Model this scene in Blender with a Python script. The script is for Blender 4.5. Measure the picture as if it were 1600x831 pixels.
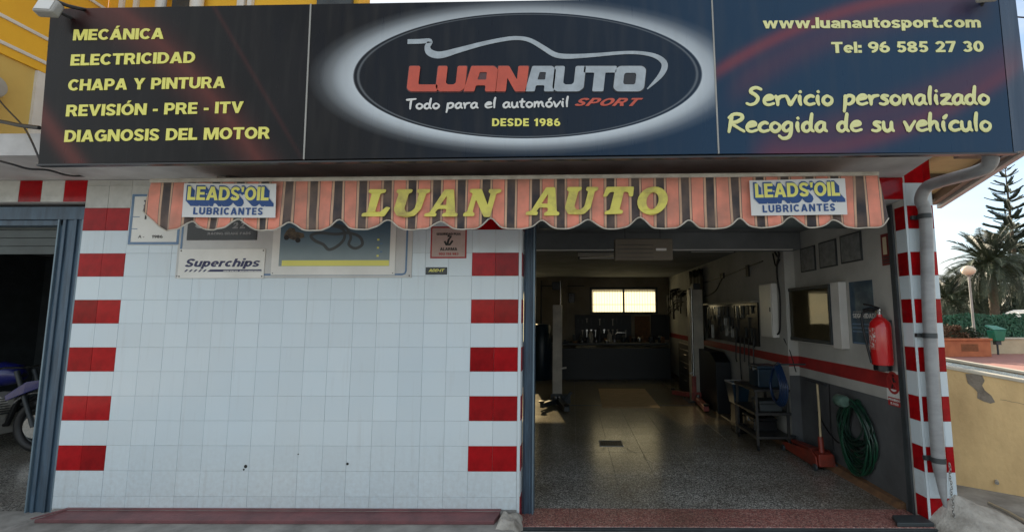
import bpy, bmesh, math, random
from mathutils import Vector, Matrix, noise as mnoise
random.seed(7)
for o in list(bpy.data.objects): bpy.data.objects.remove(o)
SC = bpy.context.scene
COL = SC.collection
PI = math.pi
# ---------------------------------------------------------------- camera
cam = bpy.data.cameras.new('camera'); camo = bpy.data.objects.new('camera', cam); COL.objects.link(camo)
cam.sensor_width = 36; cam.lens = 36*710.271/1600
cam.shift_x = (800-888.000)/1600; cam.shift_y = (415.501-415.5)/1600
cam.clip_start = 0.05; cam.clip_end = 3000
camo.matrix_world = Matrix([[0.999959, 0.001785, 0.008925, 4.258833], [0.009061, -0.103333, -0.994606, -3.859139], [-0.000853, 0.994645, -0.103345, 1.683068], [0.0, 0.0, 0.0, 1.0]])
SC.camera = camo
# ---------------------------------------------------------------- light
SUN_EL = math.radians(21); SUN_AZ = math.radians(-10)     # azimuth from +Y (behind the workshop) towards +X
sd = Vector((math.sin(SUN_AZ)*math.cos(SUN_EL), math.cos(SUN_AZ)*math.cos(SUN_EL), math.sin(SUN_EL)))
sl = bpy.data.lights.new('sun', 'SUN'); sl.energy = 5.0; sl.angle = math.radians(0.6); sl.color = (1.0, 0.86, 0.66)
so = bpy.data.objects.new('sun', sl); COL.objects.link(so); so.rotation_euler = sd.to_track_quat('Z', 'Y').to_euler()
W = bpy.data.worlds.new("World"); SC.world = W; W.use_nodes = True
wn = W.node_tree.nodes; wl = W.node_tree.links
for n in list(wn): wn.remove(n)
wout = wn.new('ShaderNodeOutputWorld'); bg = wn.new('ShaderNodeBackground'); wl.new(bg.outputs[0], wout.inputs[0])
sky = wn.new('ShaderNodeTexSky'); sky.sky_type = 'NISHITA'; sky.sun_disc = False
sky.sun_elevation = SUN_EL; sky.sun_rotation = SUN_AZ; sky.air_density = 1.0; sky.dust_density = 0.6; sky.ozone_density = 2.0
bg.inputs[1].default_value = 0.1
tc = wn.new('ShaderNodeTexCoord'); mp = wn.new('ShaderNodeMapping'); mp.inputs['Scale'].default_value = (1, 1, 3.2)
wl.new(tc.outputs['Generated'], mp.inputs[0])
nz = wn.new('ShaderNodeTexNoise'); nz.inputs['Scale'].default_value = 2.1; nz.inputs['Detail'].default_value = 7; nz.inputs['Roughness'].default_value = 0.55
wl.new(mp.outputs[0], nz.inputs[0])
cr = wn.new('ShaderNodeValToRGB'); cr.color_ramp.elements[0].position = 0.33; cr.color_ramp.elements[1].position = 0.54
cr.color_ramp.elements[0].color = (0.12, 0.12, 0.12, 1); cr.color_ramp.elements[1].color = (0.9, 0.9, 0.9, 1)
wl.new(nz.outputs[0], cr.inputs[0])
mixw = wn.new('ShaderNodeMix'); mixw.data_type = 'RGBA'
wl.new(cr.outputs[0], mixw.inputs[0]); wl.new(sky.outputs[0], mixw.inputs[6]); mixw.inputs[7].default_value = (4.0, 4.1, 4.0, 1)
wl.new(mixw.outputs[2], bg.inputs[0])
SC.view_settings.view_transform = 'Standard'; SC.view_settings.look = 'None'; SC.view_settings.gamma = 1; SC.view_settings.exposure = 1.36
SC.render.engine = 'CYCLES'
SC.cycles.max_bounces = 8; SC.cycles.diffuse_bounces = 5; SC.cycles.transmission_bounces = 6; SC.cycles.sample_clamp_indirect = 4
# ---------------------------------------------------------------- helpers
class MB:
    def __init__(s): s.v = []; s.f = []
    def add(s, vs, fs):
        b = len(s.v); s.v += [tuple(v) for v in vs]; s.f += [tuple(i+b for i in f) for f in fs]; return s
    def box(s, x0, y0, z0, x1, y1, z1):
        vs = [(x0,y0,z0),(x1,y0,z0),(x1,y1,z0),(x0,y1,z0),(x0,y0,z1),(x1,y0,z1),(x1,y1,z1),(x0,y1,z1)]
        return s.add(vs, [(0,3,2,1),(4,5,6,7),(0,1,5,4),(1,2,6,5),(2,3,7,6),(3,0,4,7)])
    def quad(s, a, b, c, d): return s.add([a,b,c,d], [(0,1,2,3)])
    def tube(s, pts, r, n=8, caps=True, flat=None):
        # r: number or list; flat=(axis vector, factor) squashes the ring along an axis
        pts = [Vector(p) for p in pts]; N = len(pts)
        rs = r if isinstance(r, (list, tuple)) else [r]*N
        up = None; vs = []; fs = []
        for i, p in enumerate(pts):
            t = (pts[min(i+1,N-1)]-pts[max(i-1,0)])
            if t.length < 1e-9: t = Vector((0,0,1))
            t.normalize()
            if up is None:
                up = t.orthogonal().normalized()
            up = (up - t*up.dot(t))
            if up.length < 1e-6: up = t.orthogonal()
            up.normalize(); q = t.cross(up)
            for k in range(n):
                a = 2*PI*k/n; d = (up*math.cos(a)+q*math.sin(a))*rs[i]
                if flat: ax = flat[0]; d = d - ax*d.dot(ax)*(1-flat[1])
                vs.append(p+d)
        for i in range(N-1):
            for k in range(n):
                a = i*n+k; b = i*n+(k+1)%n; fs.append((a,b,b+n,a+n))
        if caps: fs.append(tuple(range(n-1,-1,-1))); fs.append(tuple((N-1)*n+k for k in range(n)))
        return s.add(vs, fs)
    def cyl(s, a, b, r, n=16, r2=None): return s.tube([a,b], [r, r if r2 is None else r2], n)
    def lathe(s, c, prof, n=20, axis='Z'):
        vs = []; fs = []
        for (r, h) in prof:
            for k in range(n):
                a = 2*PI*k/n; x = r*math.cos(a); y = r*math.sin(a)
                if axis == 'Z': vs.append((c[0]+x, c[1]+y, c[2]+h))
                elif axis == 'Y': vs.append((c[0]+x, c[1]+h, c[2]+y))
                else: vs.append((c[0]+h, c[1]+x, c[2]+y))
        m = len(prof)
        for i in range(m-1):
            for k in range(n):
                a = i*n+k; b = i*n+(k+1)%n; fs.append((a,b,b+n,a+n))
        fs.append(tuple(range(n-1,-1,-1))); fs.append(tuple((m-1)*n+k for k in range(n)))
        return s.add(vs, fs)
    def prism(s, poly, z0, z1):
        n = len(poly); vs = [(x,y,z0) for x,y in poly]+[(x,y,z1) for x,y in poly]
        fs = [tuple(range(n-1,-1,-1)), tuple(range(n,2*n))]+[(i,(i+1)%n,(i+1)%n+n,i+n) for i in range(n)]
        return s.add(vs, fs)
    def prism_y(s, poly, y0, y1):       # outline in X,Z
        n = len(poly); vs = [(x,y0,z) for x,z in poly]+[(x,y1,z) for x,z in poly]
        fs = [tuple(range(n)), tuple(range(2*n-1,n-1,-1))]+[(i,i+n,(i+1)%n+n,(i+1)%n) for i in range(n)]
        return s.add(vs, fs)
    def prism_x(s, poly, x0, x1):       # outline in Y,Z
        n = len(poly); vs = [(x0,y,z) for y,z in poly]+[(x1,y,z) for y,z in poly]
        fs = [tuple(range(n)), tuple(range(2*n-1,n-1,-1))]+[(i,i+n,(i+1)%n+n,(i+1)%n) for i in range(n)]
        return s.add(vs, fs)
    def mesh(s, name):
        m = bpy.data.meshes.new(name); m.from_pydata(s.v, [], s.f)
        bm = bmesh.new(); bm.from_mesh(m); bmesh.ops.recalc_face_normals(bm, faces=bm.faces); bm.to_mesh(m); bm.free()
        m.update(); return m
ORI = {}
def props(o, label=None, cat=None, group=None, kind=None):
    if label: o['label'] = label
    if cat: o['category'] = cat
    if group: o['group'] = group
    if kind: o['kind'] = kind
    return o
def link(o, parent=None):
    COL.objects.link(o)
    if parent is not None:
        o.parent = parent; o.location = Vector(o.location) - ORI.get(parent.name, Vector((0,0,0)))
    return o
def thing(name, loc, label, cat, group=None):
    o = bpy.data.objects.new(name, None); COL.objects.link(o); o.location = loc; o.empty_display_size = 0.1
    ORI[o.name] = Vector(loc); return props(o, label, cat, group)
def obj(name, mb, mat, parent=None, smooth=False, bevel=0, **k):
    m = mb if isinstance(mb, bpy.types.Mesh) else mb.mesh(name)
    if mat and not m.materials: m.materials.append(mat)
    if smooth:
        for p in m.polygons: p.use_smooth = True
    o = bpy.data.objects.new(name, m); link(o, parent); props(o, **k)
    if bevel:
        b = o.modifiers.new('bevel', 'BEVEL'); b.width = bevel; b.segments = 2; b.limit_method = 'ANGLE'; b.angle_limit = 0.6
    if smooth and bevel == 0:
        try:
            m.set_sharp_from_angle(angle=math.radians(40))
        except Exception: pass
    return o
def inst(name, mesh, loc, parent=None, rot=(0,0,0), scale=(1,1,1), **k):
    o = bpy.data.objects.new(name, mesh); o.location = loc; o.rotation_euler = rot; o.scale = scale
    link(o, parent); return props(o, **k)
def copy_tree(o, loc, rot=None, parent=None, scale=None, **k):
    c = o.copy(); COL.objects.link(c)
    if parent: c.parent = parent
    else:
        c.location = loc
        if rot is not None: c.rotation_euler = rot
        if scale is not None: c.scale = scale
        props(c, **k)
    for ch in list(o.children): copy_tree(ch, None, parent=c)
    return c
def catmull(pts, n=6, closed=False):
    P = [Vector(p) for p in pts]; out = []
    N = len(P)
    for i in range(N-1 if not closed else N):
        p0 = P[(i-1)%N] if (i > 0 or closed) else P[0]; p1 = P[i]; p2 = P[(i+1)%N]; p3 = P[(i+2)%N] if (i+2 < N or closed) else P[-1]
        for k in range(n):
            t = k/n
            out.append(0.5*((2*p1)+(-p0+p2)*t+(2*p0-5*p1+4*p2-p3)*t*t+(-p0+3*p1-3*p2+p3)*t**3))
    if not closed: out.append(P[-1])
    return out
# ---------------------------------------------------------------- materials
def nt(m): return m.node_tree.nodes, m.node_tree.links
def M(name, col, rough=0.6, metal=0.0, var=0.15, vs=6.0, bump=0.0, bs=40.0, col2=None, spec=0.5, rnd=0.0, detail=5, stretch=None, rvar=0.0, coat=0.0, coord='Object', lo=0.35, hi=0.7):
    m = bpy.data.materials.new(name); m.use_nodes = True; n, l = nt(m); b = n['Principled BSDF']
    b.inputs['Roughness'].default_value = rough; b.inputs['Metallic'].default_value = metal
    b.inputs['Specular IOR Level'].default_value = spec
    if coat: b.inputs['Coat Weight'].default_value = coat; b.inputs['Coat Roughness'].default_value = 0.08
    c1 = tuple(col)+(1,); c2 = tuple(col2)+(1,) if col2 else tuple(c*(1-var) for c in col)+(1,)
    tc = n.new('ShaderNodeTexCoord'); src = tc.outputs[coord]
    if stretch:
        mp = n.new('ShaderNodeMapping'); mp.inputs['Scale'].default_value = stretch; l.new(src, mp.inputs[0]); src = mp.outputs[0]
    if var or col2:
        nz = n.new('ShaderNodeTexNoise'); nz.inputs['Scale'].default_value = vs; nz.inputs['Detail'].default_value = detail; nz.inputs['Roughness'].default_value = 0.6; l.new(src, nz.inputs[0])
        r = n.new('ShaderNodeValToRGB'); r.color_ramp.elements[0].position = lo; r.color_ramp.elements[1].position = hi
        r.color_ramp.elements[0].color = c1; r.color_ramp.elements[1].color = c2; l.new(nz.outputs[0], r.inputs[0]); out = r.outputs[0]
        if rnd:
            oi = n.new('ShaderNodeObjectInfo'); mr = n.new('ShaderNodeMapRange'); mr.inputs[3].default_value = 1-rnd; mr.inputs[4].default_value = 1+rnd*0.3; l.new(oi.outputs['Random'], mr.inputs[0])
            hs = n.new('ShaderNodeHueSaturation'); l.new(mr.outputs[0], hs.inputs['Value']); l.new(out, hs.inputs['Color']); out = hs.outputs[0]
        l.new(out, b.inputs['Base Color'])
        if rvar:
            mr2 = n.new('ShaderNodeMapRange'); mr2.inputs[3].default_value = rough; mr2.inputs[4].default_value = rough+rvar; l.new(nz.outputs[0], mr2.inputs[0]); l.new(mr2.outputs[0], b.inputs['Roughness'])
    else: b.inputs['Base Color'].default_value = c1
    if bump:
        n2 = n.new('ShaderNodeTexNoise'); n2.inputs['Scale'].default_value = bs; n2.inputs['Detail'].default_value = 6; l.new(src, n2.inputs[0])
        bp = n.new('ShaderNodeBump'); bp.inputs['Strength'].default_value = bump; bp.inputs['Distance'].default_value = 0.01; l.new(n2.outputs[0], bp.inputs['Height']); l.new(bp.outputs[0], b.inputs['Normal'])
    return m
def math_node(n, l, op, a, b=None, c=None, clamp=False):
    x = n.new('ShaderNodeMath'); x.operation = op; x.use_clamp = clamp
    for i, v in enumerate((a, b, c)):
        if v is None: continue
        if isinstance(v, (int, float)): x.inputs[i].default_value = v
        else: l.new(v, x.inputs[i])
    return x.outputs[0]
def mixc(n, l, fac, a, b):
    x = n.new('ShaderNodeMix'); x.data_type = 'RGBA'
    for i, v in ((0, fac), (6, a), (7, b)):
        if isinstance(v, (int, float)): x.inputs[i].default_value = v
        elif isinstance(v, tuple): x.inputs[i].default_value = v if len(v) == 4 else v+(1,)
        else: l.new(v, x.inputs[i])
    return x.outputs[2]
def terrazzo(name, cols, rough, tint=None, scale=110):
    m = bpy.data.materials.new(name); m.use_nodes = True; n, l = nt(m); b = n['Principled BSDF']
    tc = n.new('ShaderNodeTexCoord'); g = n.new('ShaderNodeNewGeometry')
    v = n.new('ShaderNodeTexVoronoi'); v.inputs['Scale'].default_value = scale; l.new(g.outputs['Position'], v.inputs['Vector'])
    sep = n.new('ShaderNodeSeparateColor'); l.new(v.outputs['Color'], sep.inputs[0])
    r = n.new('ShaderNodeValToRGB'); r.color_ramp.interpolation = 'CONSTANT'
    e = r.color_ramp.elements
    while len(e) < len(cols): e.new(0.5)
    for i, c in enumerate(cols): e[i].position = i/len(cols); e[i].color = tuple(c)+(1,)
    l.new(sep.outputs[0], r.inputs[0])
    v2 = n.new('ShaderNodeTexNoise'); v2.inputs['Scale'].default_value = 1.1; v2.inputs['Detail'].default_value = 8; v2.inputs['Roughness'].default_value = 0.65; l.new(g.outputs['Position'], v2.inputs[0])
    mr = n.new('ShaderNodeMapRange'); mr.inputs[1].default_value = 0.42; mr.inputs[2].default_value = 0.72; l.new(v2.outputs[0], mr.inputs[0])
    c = mixc(n, l, math_node(n, l, 'MULTIPLY', mr.outputs[0], 0.65), r.outputs[0], (0.075, 0.055, 0.035))
    if tint:      # the floor colour turns browner further in
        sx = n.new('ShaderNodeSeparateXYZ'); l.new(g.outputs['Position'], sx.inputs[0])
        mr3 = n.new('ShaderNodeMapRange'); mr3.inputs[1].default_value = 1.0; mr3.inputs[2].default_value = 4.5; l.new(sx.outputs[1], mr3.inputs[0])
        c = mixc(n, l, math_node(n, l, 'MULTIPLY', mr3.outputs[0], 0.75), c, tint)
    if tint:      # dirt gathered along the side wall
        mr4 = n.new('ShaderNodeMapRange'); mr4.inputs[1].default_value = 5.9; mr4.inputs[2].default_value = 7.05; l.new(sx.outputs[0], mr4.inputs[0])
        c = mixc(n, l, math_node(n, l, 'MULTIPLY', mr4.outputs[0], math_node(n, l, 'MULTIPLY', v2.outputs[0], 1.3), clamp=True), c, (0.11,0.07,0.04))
    l.new(c, b.inputs['Base Color'])
    mr2 = n.new('ShaderNodeMapRange'); mr2.inputs[3].default_value = rough; mr2.inputs[4].default_value = rough+0.22; l.new(v2.outputs[0], mr2.inputs[0]); l.new(mr2.outputs[0], b.inputs['Roughness'])
    bp = n.new('ShaderNodeBump'); bp.inputs['Strength'].default_value = 0.05; bp.inputs['Distance'].default_value = 0.002; l.new(v.outputs['Distance'], bp.inputs['Height']); l.new(bp.outputs[0], b.inputs['Normal'])
    return m
mt = {}
def tile_mat():
    m = bpy.data.materials.new('white glazed tile'); m.use_nodes = True; n, l = nt(m); b = n['Principled BSDF']
    g = n.new('ShaderNodeNewGeometry'); sx = n.new('ShaderNodeSeparateXYZ'); l.new(g.outputs['Position'], sx.inputs[0])
    def noise(sc, st, d=7):
        mp = n.new('ShaderNodeMapping'); mp.inputs['Scale'].default_value = st; l.new(g.outputs['Position'], mp.inputs[0]); z = n.new('ShaderNodeTexNoise'); z.inputs['Scale'].default_value = sc; z.inputs['Detail'].default_value = d; z.inputs['Roughness'].default_value = .62; l.new(mp.outputs[0], z.inputs[0]); return z.outputs[0]
    def mr(v, a, b2, c=0.0, d=1.0):
        x = n.new('ShaderNodeMapRange'); x.inputs[1].default_value = a; x.inputs[2].default_value = b2; x.inputs[3].default_value = c; x.inputs[4].default_value = d; l.new(v, x.inputs[0]); return x.outputs[0]
    big = noise(.9, (1,1,1)); run = noise(2.6, (7,7,.45)); fine = noise(26, (1,1,1), 9)
    c = mixc(n, l, mr(big, .35, .7), (0.62,0.715,0.77), (0.65,0.72,0.75))
    oi = n.new('ShaderNodeObjectInfo'); hs = n.new('ShaderNodeHueSaturation'); l.new(mr(oi.outputs['Random'], 0, 1, .955, 1.02), hs.inputs['Value']); l.new(c, hs.inputs['Color']); c = hs.outputs[0]
    c = mixc(n, l, mr(run, .56, .78, 0, .22), c, (0.34,0.33,0.30))
    foot = math_node(n, l, 'MULTIPLY', mr(sx.outputs[2], .75, .10), mr(fine, .35, .7, .02, .32)); c = mixc(n, l, foot, c, (0.33,0.29,0.26))
    c = mixc(n, l, mr(fine, .70, .76, 0, .5), c, (0.25,0.24,0.22))
    l.new(c, b.inputs['Base Color']); l.new(mr(run, .3, .75, .07, .26), b.inputs['Roughness'])
    bp = n.new('ShaderNodeBump'); bp.inputs['Strength'].default_value = .06; bp.inputs['Distance'].default_value = .01; l.new(noise(7, (1,1,1), 3), bp.inputs['Height']); l.new(bp.outputs[0], b.inputs['Normal']); return m
mt['tile'] = tile_mat()
mt['tile_dirty'] = M('white glazed tile old', (0.62,0.62,0.58), 0.18, vs=5, col2=(0.42,0.42,0.38), rnd=0.12)
mt['red'] = M('red glazed tile', (0.44,0.006,0.010), 0.12, vs=9, var=0.4, rnd=0.3, spec=0.2)
mt['grout'] = M('grout', (0.64,0.66,0.66), 0.9, vs=3, col2=(0.40,0.395,0.38), bump=0.2)
mt['grout2'] = M('pale grout', (0.62,0.60,0.56), 0.9, vs=8, col2=(0.42,0.4,0.36), bump=0.2)
mt['paving'] = M('pale pavement', (0.56,0.54,0.51), 0.9, vs=2, col2=(0.46,0.44,0.41), bump=0.4, bs=30)
mt['concrete'] = M('concrete', (0.36,0.35,0.33), 0.9, vs=4, col2=(0.17,0.165,0.155), bump=0.5, bs=30)
mt['concrete_pale'] = M('pale concrete', (0.50,0.475,0.43), 0.9, vs=7, col2=(0.24,0.22,0.19), bump=1.0, bs=45)
mt['soffit'] = M('soffit paint', (0.62,0.61,0.60), 0.85, vs=2.5, col2=(0.42,0.41,0.40), bump=0.25, bs=18)
mt['asphalt'] = M('asphalt', (0.26,0.255,0.25), 0.9, vs=3, col2=(0.31,0.305,0.30), bump=0.6, bs=220)
mt['redpave'] = M('red paving', (0.36,0.17,0.14), 0.85, vs=6, col2=(0.28,0.13,0.11), bump=0.3)
mt['sill'] = M('red clay sill', (0.22,0.085,0.09), 0.45, vs=5, col2=(0.13,0.06,0.065), bump=0.25, bs=60)
mt['steel'] = M('blue grey painted steel', (0.07,0.12,0.175), 0.42, vs=3, col2=(0.04,0.065,0.095), stretch=(8,8,1), bump=0.1, metal=0.1)
mt['steel_edge'] = M('worn blue steel', (0.17,0.24,0.29), 0.35, vs=6, col2=(0.14,0.2,0.25), metal=0.3)
mt['trolley'] = M('black worn enamel', (0.018,0.02,0.022), 0.45, vs=6, col2=(0.04,0.035,0.03))
mt['steel_dark'] = M('dark grey steel', (0.045,0.055,0.06), 0.5, vs=5, col2=(0.025,0.03,0.034))
mt['shutter'] = M('grey green shutter slats', (0.06,0.078,0.078), 0.5, vs=5, col2=(0.04,0.05,0.05))
mt['alu'] = M('aluminium', (0.62,0.62,0.60), 0.3, metal=0.9, var=0.2, vs=20)
mt['awnbar'] = M('cream awning rail', (0.62,0.58,0.50), 0.4, vs=12, col2=(0.42,0.38,0.31))
mt['pvc'] = M('grey pvc', (0.34,0.35,0.36), 0.35, vs=4, col2=(0.24,0.245,0.25), stretch=(1,1,3))
mt['clamp'] = M('clamp', (0.07,0.08,0.085), 0.5, metal=0.5)
mt['wallw'] = M('dirty white wall paint', (0.50,0.495,0.46), 0.85, vs=1.6, col2=(0.36,0.355,0.33), bump=0.25, bs=14)
mt['wallback'] = M('old ochre white wall', (0.32,0.28,0.21), 0.85, vs=1.5, col2=(0.20,0.17,0.12), bump=0.25, bs=14)
mt['walldado'] = M('dark grey dado paint', (0.115,0.12,0.125), 0.55, vs=2.5, col2=(0.07,0.072,0.075), bump=0.2, bs=14)
mt['stripe'] = M('red stripe paint', (0.40,0.02,0.022), 0.5, vs=4, col2=(0.25,0.015,0.018))
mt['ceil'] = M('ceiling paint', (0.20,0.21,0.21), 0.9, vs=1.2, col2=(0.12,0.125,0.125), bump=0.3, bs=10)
mt['rust'] = M('rusty plinth', (0.20,0.10,0.045), 0.9, vs=14, col2=(0.10,0.055,0.03), bump=0.8, bs=60)
mt['yellow'] = M('ochre facade paint', (0.85,0.48,0.035), 0.85, vs=1.2, col2=(0.74,0.39,0.03), bump=0.25, bs=25)
mt['yellow2'] = M('faded ochre paint', (0.62,0.43,0.12), 0.85, vs=1.2, col2=(0.50,0.33,0.09), bump=0.25, bs=25)
mt['whitepaint'] = M('white paint', (0.72,0.70,0.66), 0.6, vs=4, var=0.15)
mt['black'] = M('black rubber', (0.012,0.012,0.013), 0.5, vs=8, var=0.4)
mt['blackgloss'] = M('black plastic', (0.012,0.013,0.015), 0.25, vs=8, var=0.4)
mt['board_back'] = M('grey white board', (0.60,0.60,0.58), 0.35, vs=3, col2=(0.48,0.48,0.46))
mt['board_white'] = M('white board', (0.80,0.79,0.74), 0.3, vs=3, col2=(0.68,0.67,0.62))
mt['blueline'] = M('faded blue print', (0.10,0.19,0.33), 0.4, vs=12, col2=(0.16,0.26,0.38))
mt['navy'] = M('navy print', (0.018,0.02,0.09), 0.4, var=0)
mt['blackprint'] = M('black print', (0.02,0.02,0.02), 0.4, var=0)
mt['greyprint'] = M('grey print', (0.30,0.30,0.30), 0.4, var=0)
mt['yelfade'] = M('faded yellow paint', (0.80,0.72,0.15), 0.6, vs=7, col2=(0.46,0.37,0.12), lo=.45, hi=.72)
mt['whiteprint'] = M('white print', (0.70,0.70,0.68), 0.4, var=0)
mt['redprint'] = M('red print', (0.42,0.03,0.03), 0.45, vs=8, var=0.25)
mt['yelprint'] = M('yellow vinyl print', (0.84,0.79,0.17), 0.4, vs=3, var=0.1)
mt['paleyel'] = M('pale yellow vinyl', (0.80,0.79,0.36), 0.4, vs=3, var=0.1)
mt['silver'] = M('silver print', (0.42,0.47,0.51), 0.35, vs=14, var=0.25)
mt['orangered'] = M('orange red print', (0.60,0.095,0.05), 0.35, vs=10, var=0.2)
mt['darkline'] = M('dark outline print', (0.10,0.04,0.04), 0.4, var=0)
mt['screw'] = M('screw', (0.07,0.065,0.06), 0.5, metal=0.7, var=0)
mt['wood'] = M('plywood', (0.62,0.43,0.22), 0.7, vs=5, col2=(0.40,0.26,0.13), stretch=(1,7,1), bump=0.15)
mt['woodpale'] = M('pale wood handle', (0.55,0.44,0.26), 0.6, vs=12, var=0.2)
mt['liftgrey'] = M('lift post paint', (0.52,0.48,0.40), 0.45, vs=4, col2=(0.33,0.30,0.26))
mt['liftred'] = M('lift red paint', (0.36,0.07,0.055), 0.5, vs=8, col2=(0.17,0.04,0.035))
mt['jackred'] = M('worn orange red enamel', (0.26,0.03,0.015), 0.5, vs=9, col2=(0.12,0.03,0.02))
mt['extred'] = M('extinguisher red', (0.52,0.012,0.014), 0.2, vs=5, var=0.1, coat=0.6)
mt['hose'] = M('green hose', (0.010,0.065,0.035), 0.35, vs=18, var=0.4)
mt['hose2'] = M('dark green hose', (0.012,0.035,0.025), 0.35, vs=18, var=0.4)
mt['bluehose'] = M('blue hose', (0.008,0.03,0.09), 0.35, vs=10, var=0.3)
mt['bluebox'] = M('blue plastic', (0.012,0.035,0.06), 0.35, vs=5, var=0.3)
mt['tealboard'] = M('blue black tool board', (0.006,0.009,0.014), 0.5, vs=5, var=0.3)
mt['cork'] = M('brown glazed notice board', (0.24,0.20,0.11), 0.4, vs=3, col2=(0.17,0.145,0.085))
mt['toolmetal'] = M('tool chrome', (0.45,0.45,0.44), 0.25, metal=0.9, var=0.3, vs=30)
mt['orangeplanter'] = M('terracotta planter', (0.50,0.17,0.075), 0.8, vs=3, col2=(0.38,0.12,0.055), bump=0.2)
mt['cream'] = M('cream wall', (0.62,0.53,0.36), 0.85, vs=2, col2=(0.50,0.42,0.28), bump=0.2)
mt['poolwall'] = M('yellow ochre render', (0.86,0.61,0.30), 0.85, vs=2.0, col2=(0.52,0.35,0.17), bump=0.7, bs=22, lo=0.42, hi=0.85, stretch=(1,1,.5), detail=9)
mt['coping'] = M('cream coping', (0.66,0.60,0.48), 0.7, vs=6, var=0.2, bump=0.2)
mt['plaster'] = M('bare grey render', (0.30,0.26,0.21), 0.95, vs=14, col2=(0.17,0.14,0.11), bump=0.8, bs=40)
mt['bin'] = M('green plastic bin', (0.015,0.20,0.12), 0.35, vs=5, var=0.25)
mt['pole'] = M('galvanised pole', (0.38,0.37,0.34), 0.45, vs=4, var=0.25)
mt['globe'] = M('opal globe', (0.80,0.66,0.50), 0.25, vs=2, var=0.12)
mt['trunk'] = M('palm trunk bark', (0.13,0.095,0.065), 0.95, vs=8, col2=(0.06,0.045,0.03), bump=0.9, bs=20, stretch=(1,1,3))
mt['frond'] = M('palm frond', (0.075,0.095,0.05), 0.5, vs=1.2, col2=(0.035,0.05,0.028), rnd=0.3)
mt['pine'] = M('araucaria needles', (0.065,0.095,0.07), 0.7, vs=1.5, col2=(0.035,0.055,0.042), rnd=0.3)
mt['hedge'] = M('hedge leaves', (0.04,0.15,0.09), 0.55, vs=3, col2=(0.022,0.08,0.05))
mt['leaf'] = M('yellow green leaves', (0.26,0.26,0.08), 0.6, vs=2, col2=(0.08,0.10,0.03))
mt['darkleaf'] = M('dark leaves', (0.04,0.06,0.03), 0.6, vs=2, col2=(0.02,0.035,0.018))
mt['twig'] = M('red brown twigs', (0.17,0.085,0.05), 0.8, vs=4, col2=(0.08,0.06,0.03))
mt['bluepaint'] = M('blue motorcycle paint', (0.006,0.010,0.13), 0.35, vs=3, var=0.2, coat=0.5)
mt['vinyl_black'] = M('black vinyl', (0.018,0.018,0.02), 0.3, vs=1.5, col2=(0.03,0.03,0.034))
mt['terr'] = terrazzo('grey terrazzo', [(0.10,0.10,0.095),(0.27,0.27,0.25),(0.42,0.42,0.39),(0.22,0.22,0.205),(0.60,0.58,0.53),(0.15,0.145,0.13)], 0.10, tint=(0.36,0.30,0.17))
mt['terrpink'] = terrazzo('pink terrazzo', [(0.38,0.14,0.12),(0.20,0.08,0.07),(0.46,0.23,0.20),(0.30,0.11,0.10),(0.52,0.34,0.29),(0.13,0.06,0.06)], 0.35)
mt['pond'] = terrazzo('grey blue mosaic', [(0.18,0.24,0.28),(0.10,0.14,0.18),(0.34,0.38,0.38),(0.22,0.28,0.30)], 0.1, scale=30)
# glass
def pane_mat(tm=0.05):
    m = bpy.data.materials.new('frosted cream pane'); m.use_nodes = True; n, l = nt(m)
    for x in list(n): n.remove(x)
    o = n.new('ShaderNodeOutputMaterial'); t = n.new('ShaderNodeBsdfTranslucent'); tr = n.new('ShaderNodeBsdfTransparent'); mx = n.new('ShaderNodeMixShader')
    t.inputs[0].default_value = (0.42,0.40,0.28,1); tr.inputs[0].default_value = (0.80,0.70,0.48,1); mx.inputs[0].default_value = tm
    l.new(t.outputs[0], mx.inputs[1]); l.new(tr.outputs[0], mx.inputs[2]); l.new(mx.outputs[0], o.inputs[0]); return m
mt['pane'] = pane_mat(); mt['added_pane'] = pane_mat(0.16)
def glass_mat():
    m = bpy.data.materials.new('cabinet glass'); m.use_nodes = True; n, l = nt(m)
    for x in list(n): n.remove(x)
    o = n.new('ShaderNodeOutputMaterial'); g = n.new('ShaderNodeBsdfGlossy'); g.inputs['Roughness'].default_value = 0.03; tr = n.new('ShaderNodeBsdfTransparent'); mx = n.new('ShaderNodeMixShader')
    fr = n.new('ShaderNodeFresnel'); fr.inputs[0].default_value = 1.5
    l.new(fr.outputs[0], mx.inputs[0]); l.new(tr.outputs[0], mx.inputs[1]); l.new(g.outputs[0], mx.inputs[2]); l.new(mx.outputs[0], o.inputs[0]); return m
mt['glass'] = glass_mat()
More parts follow.
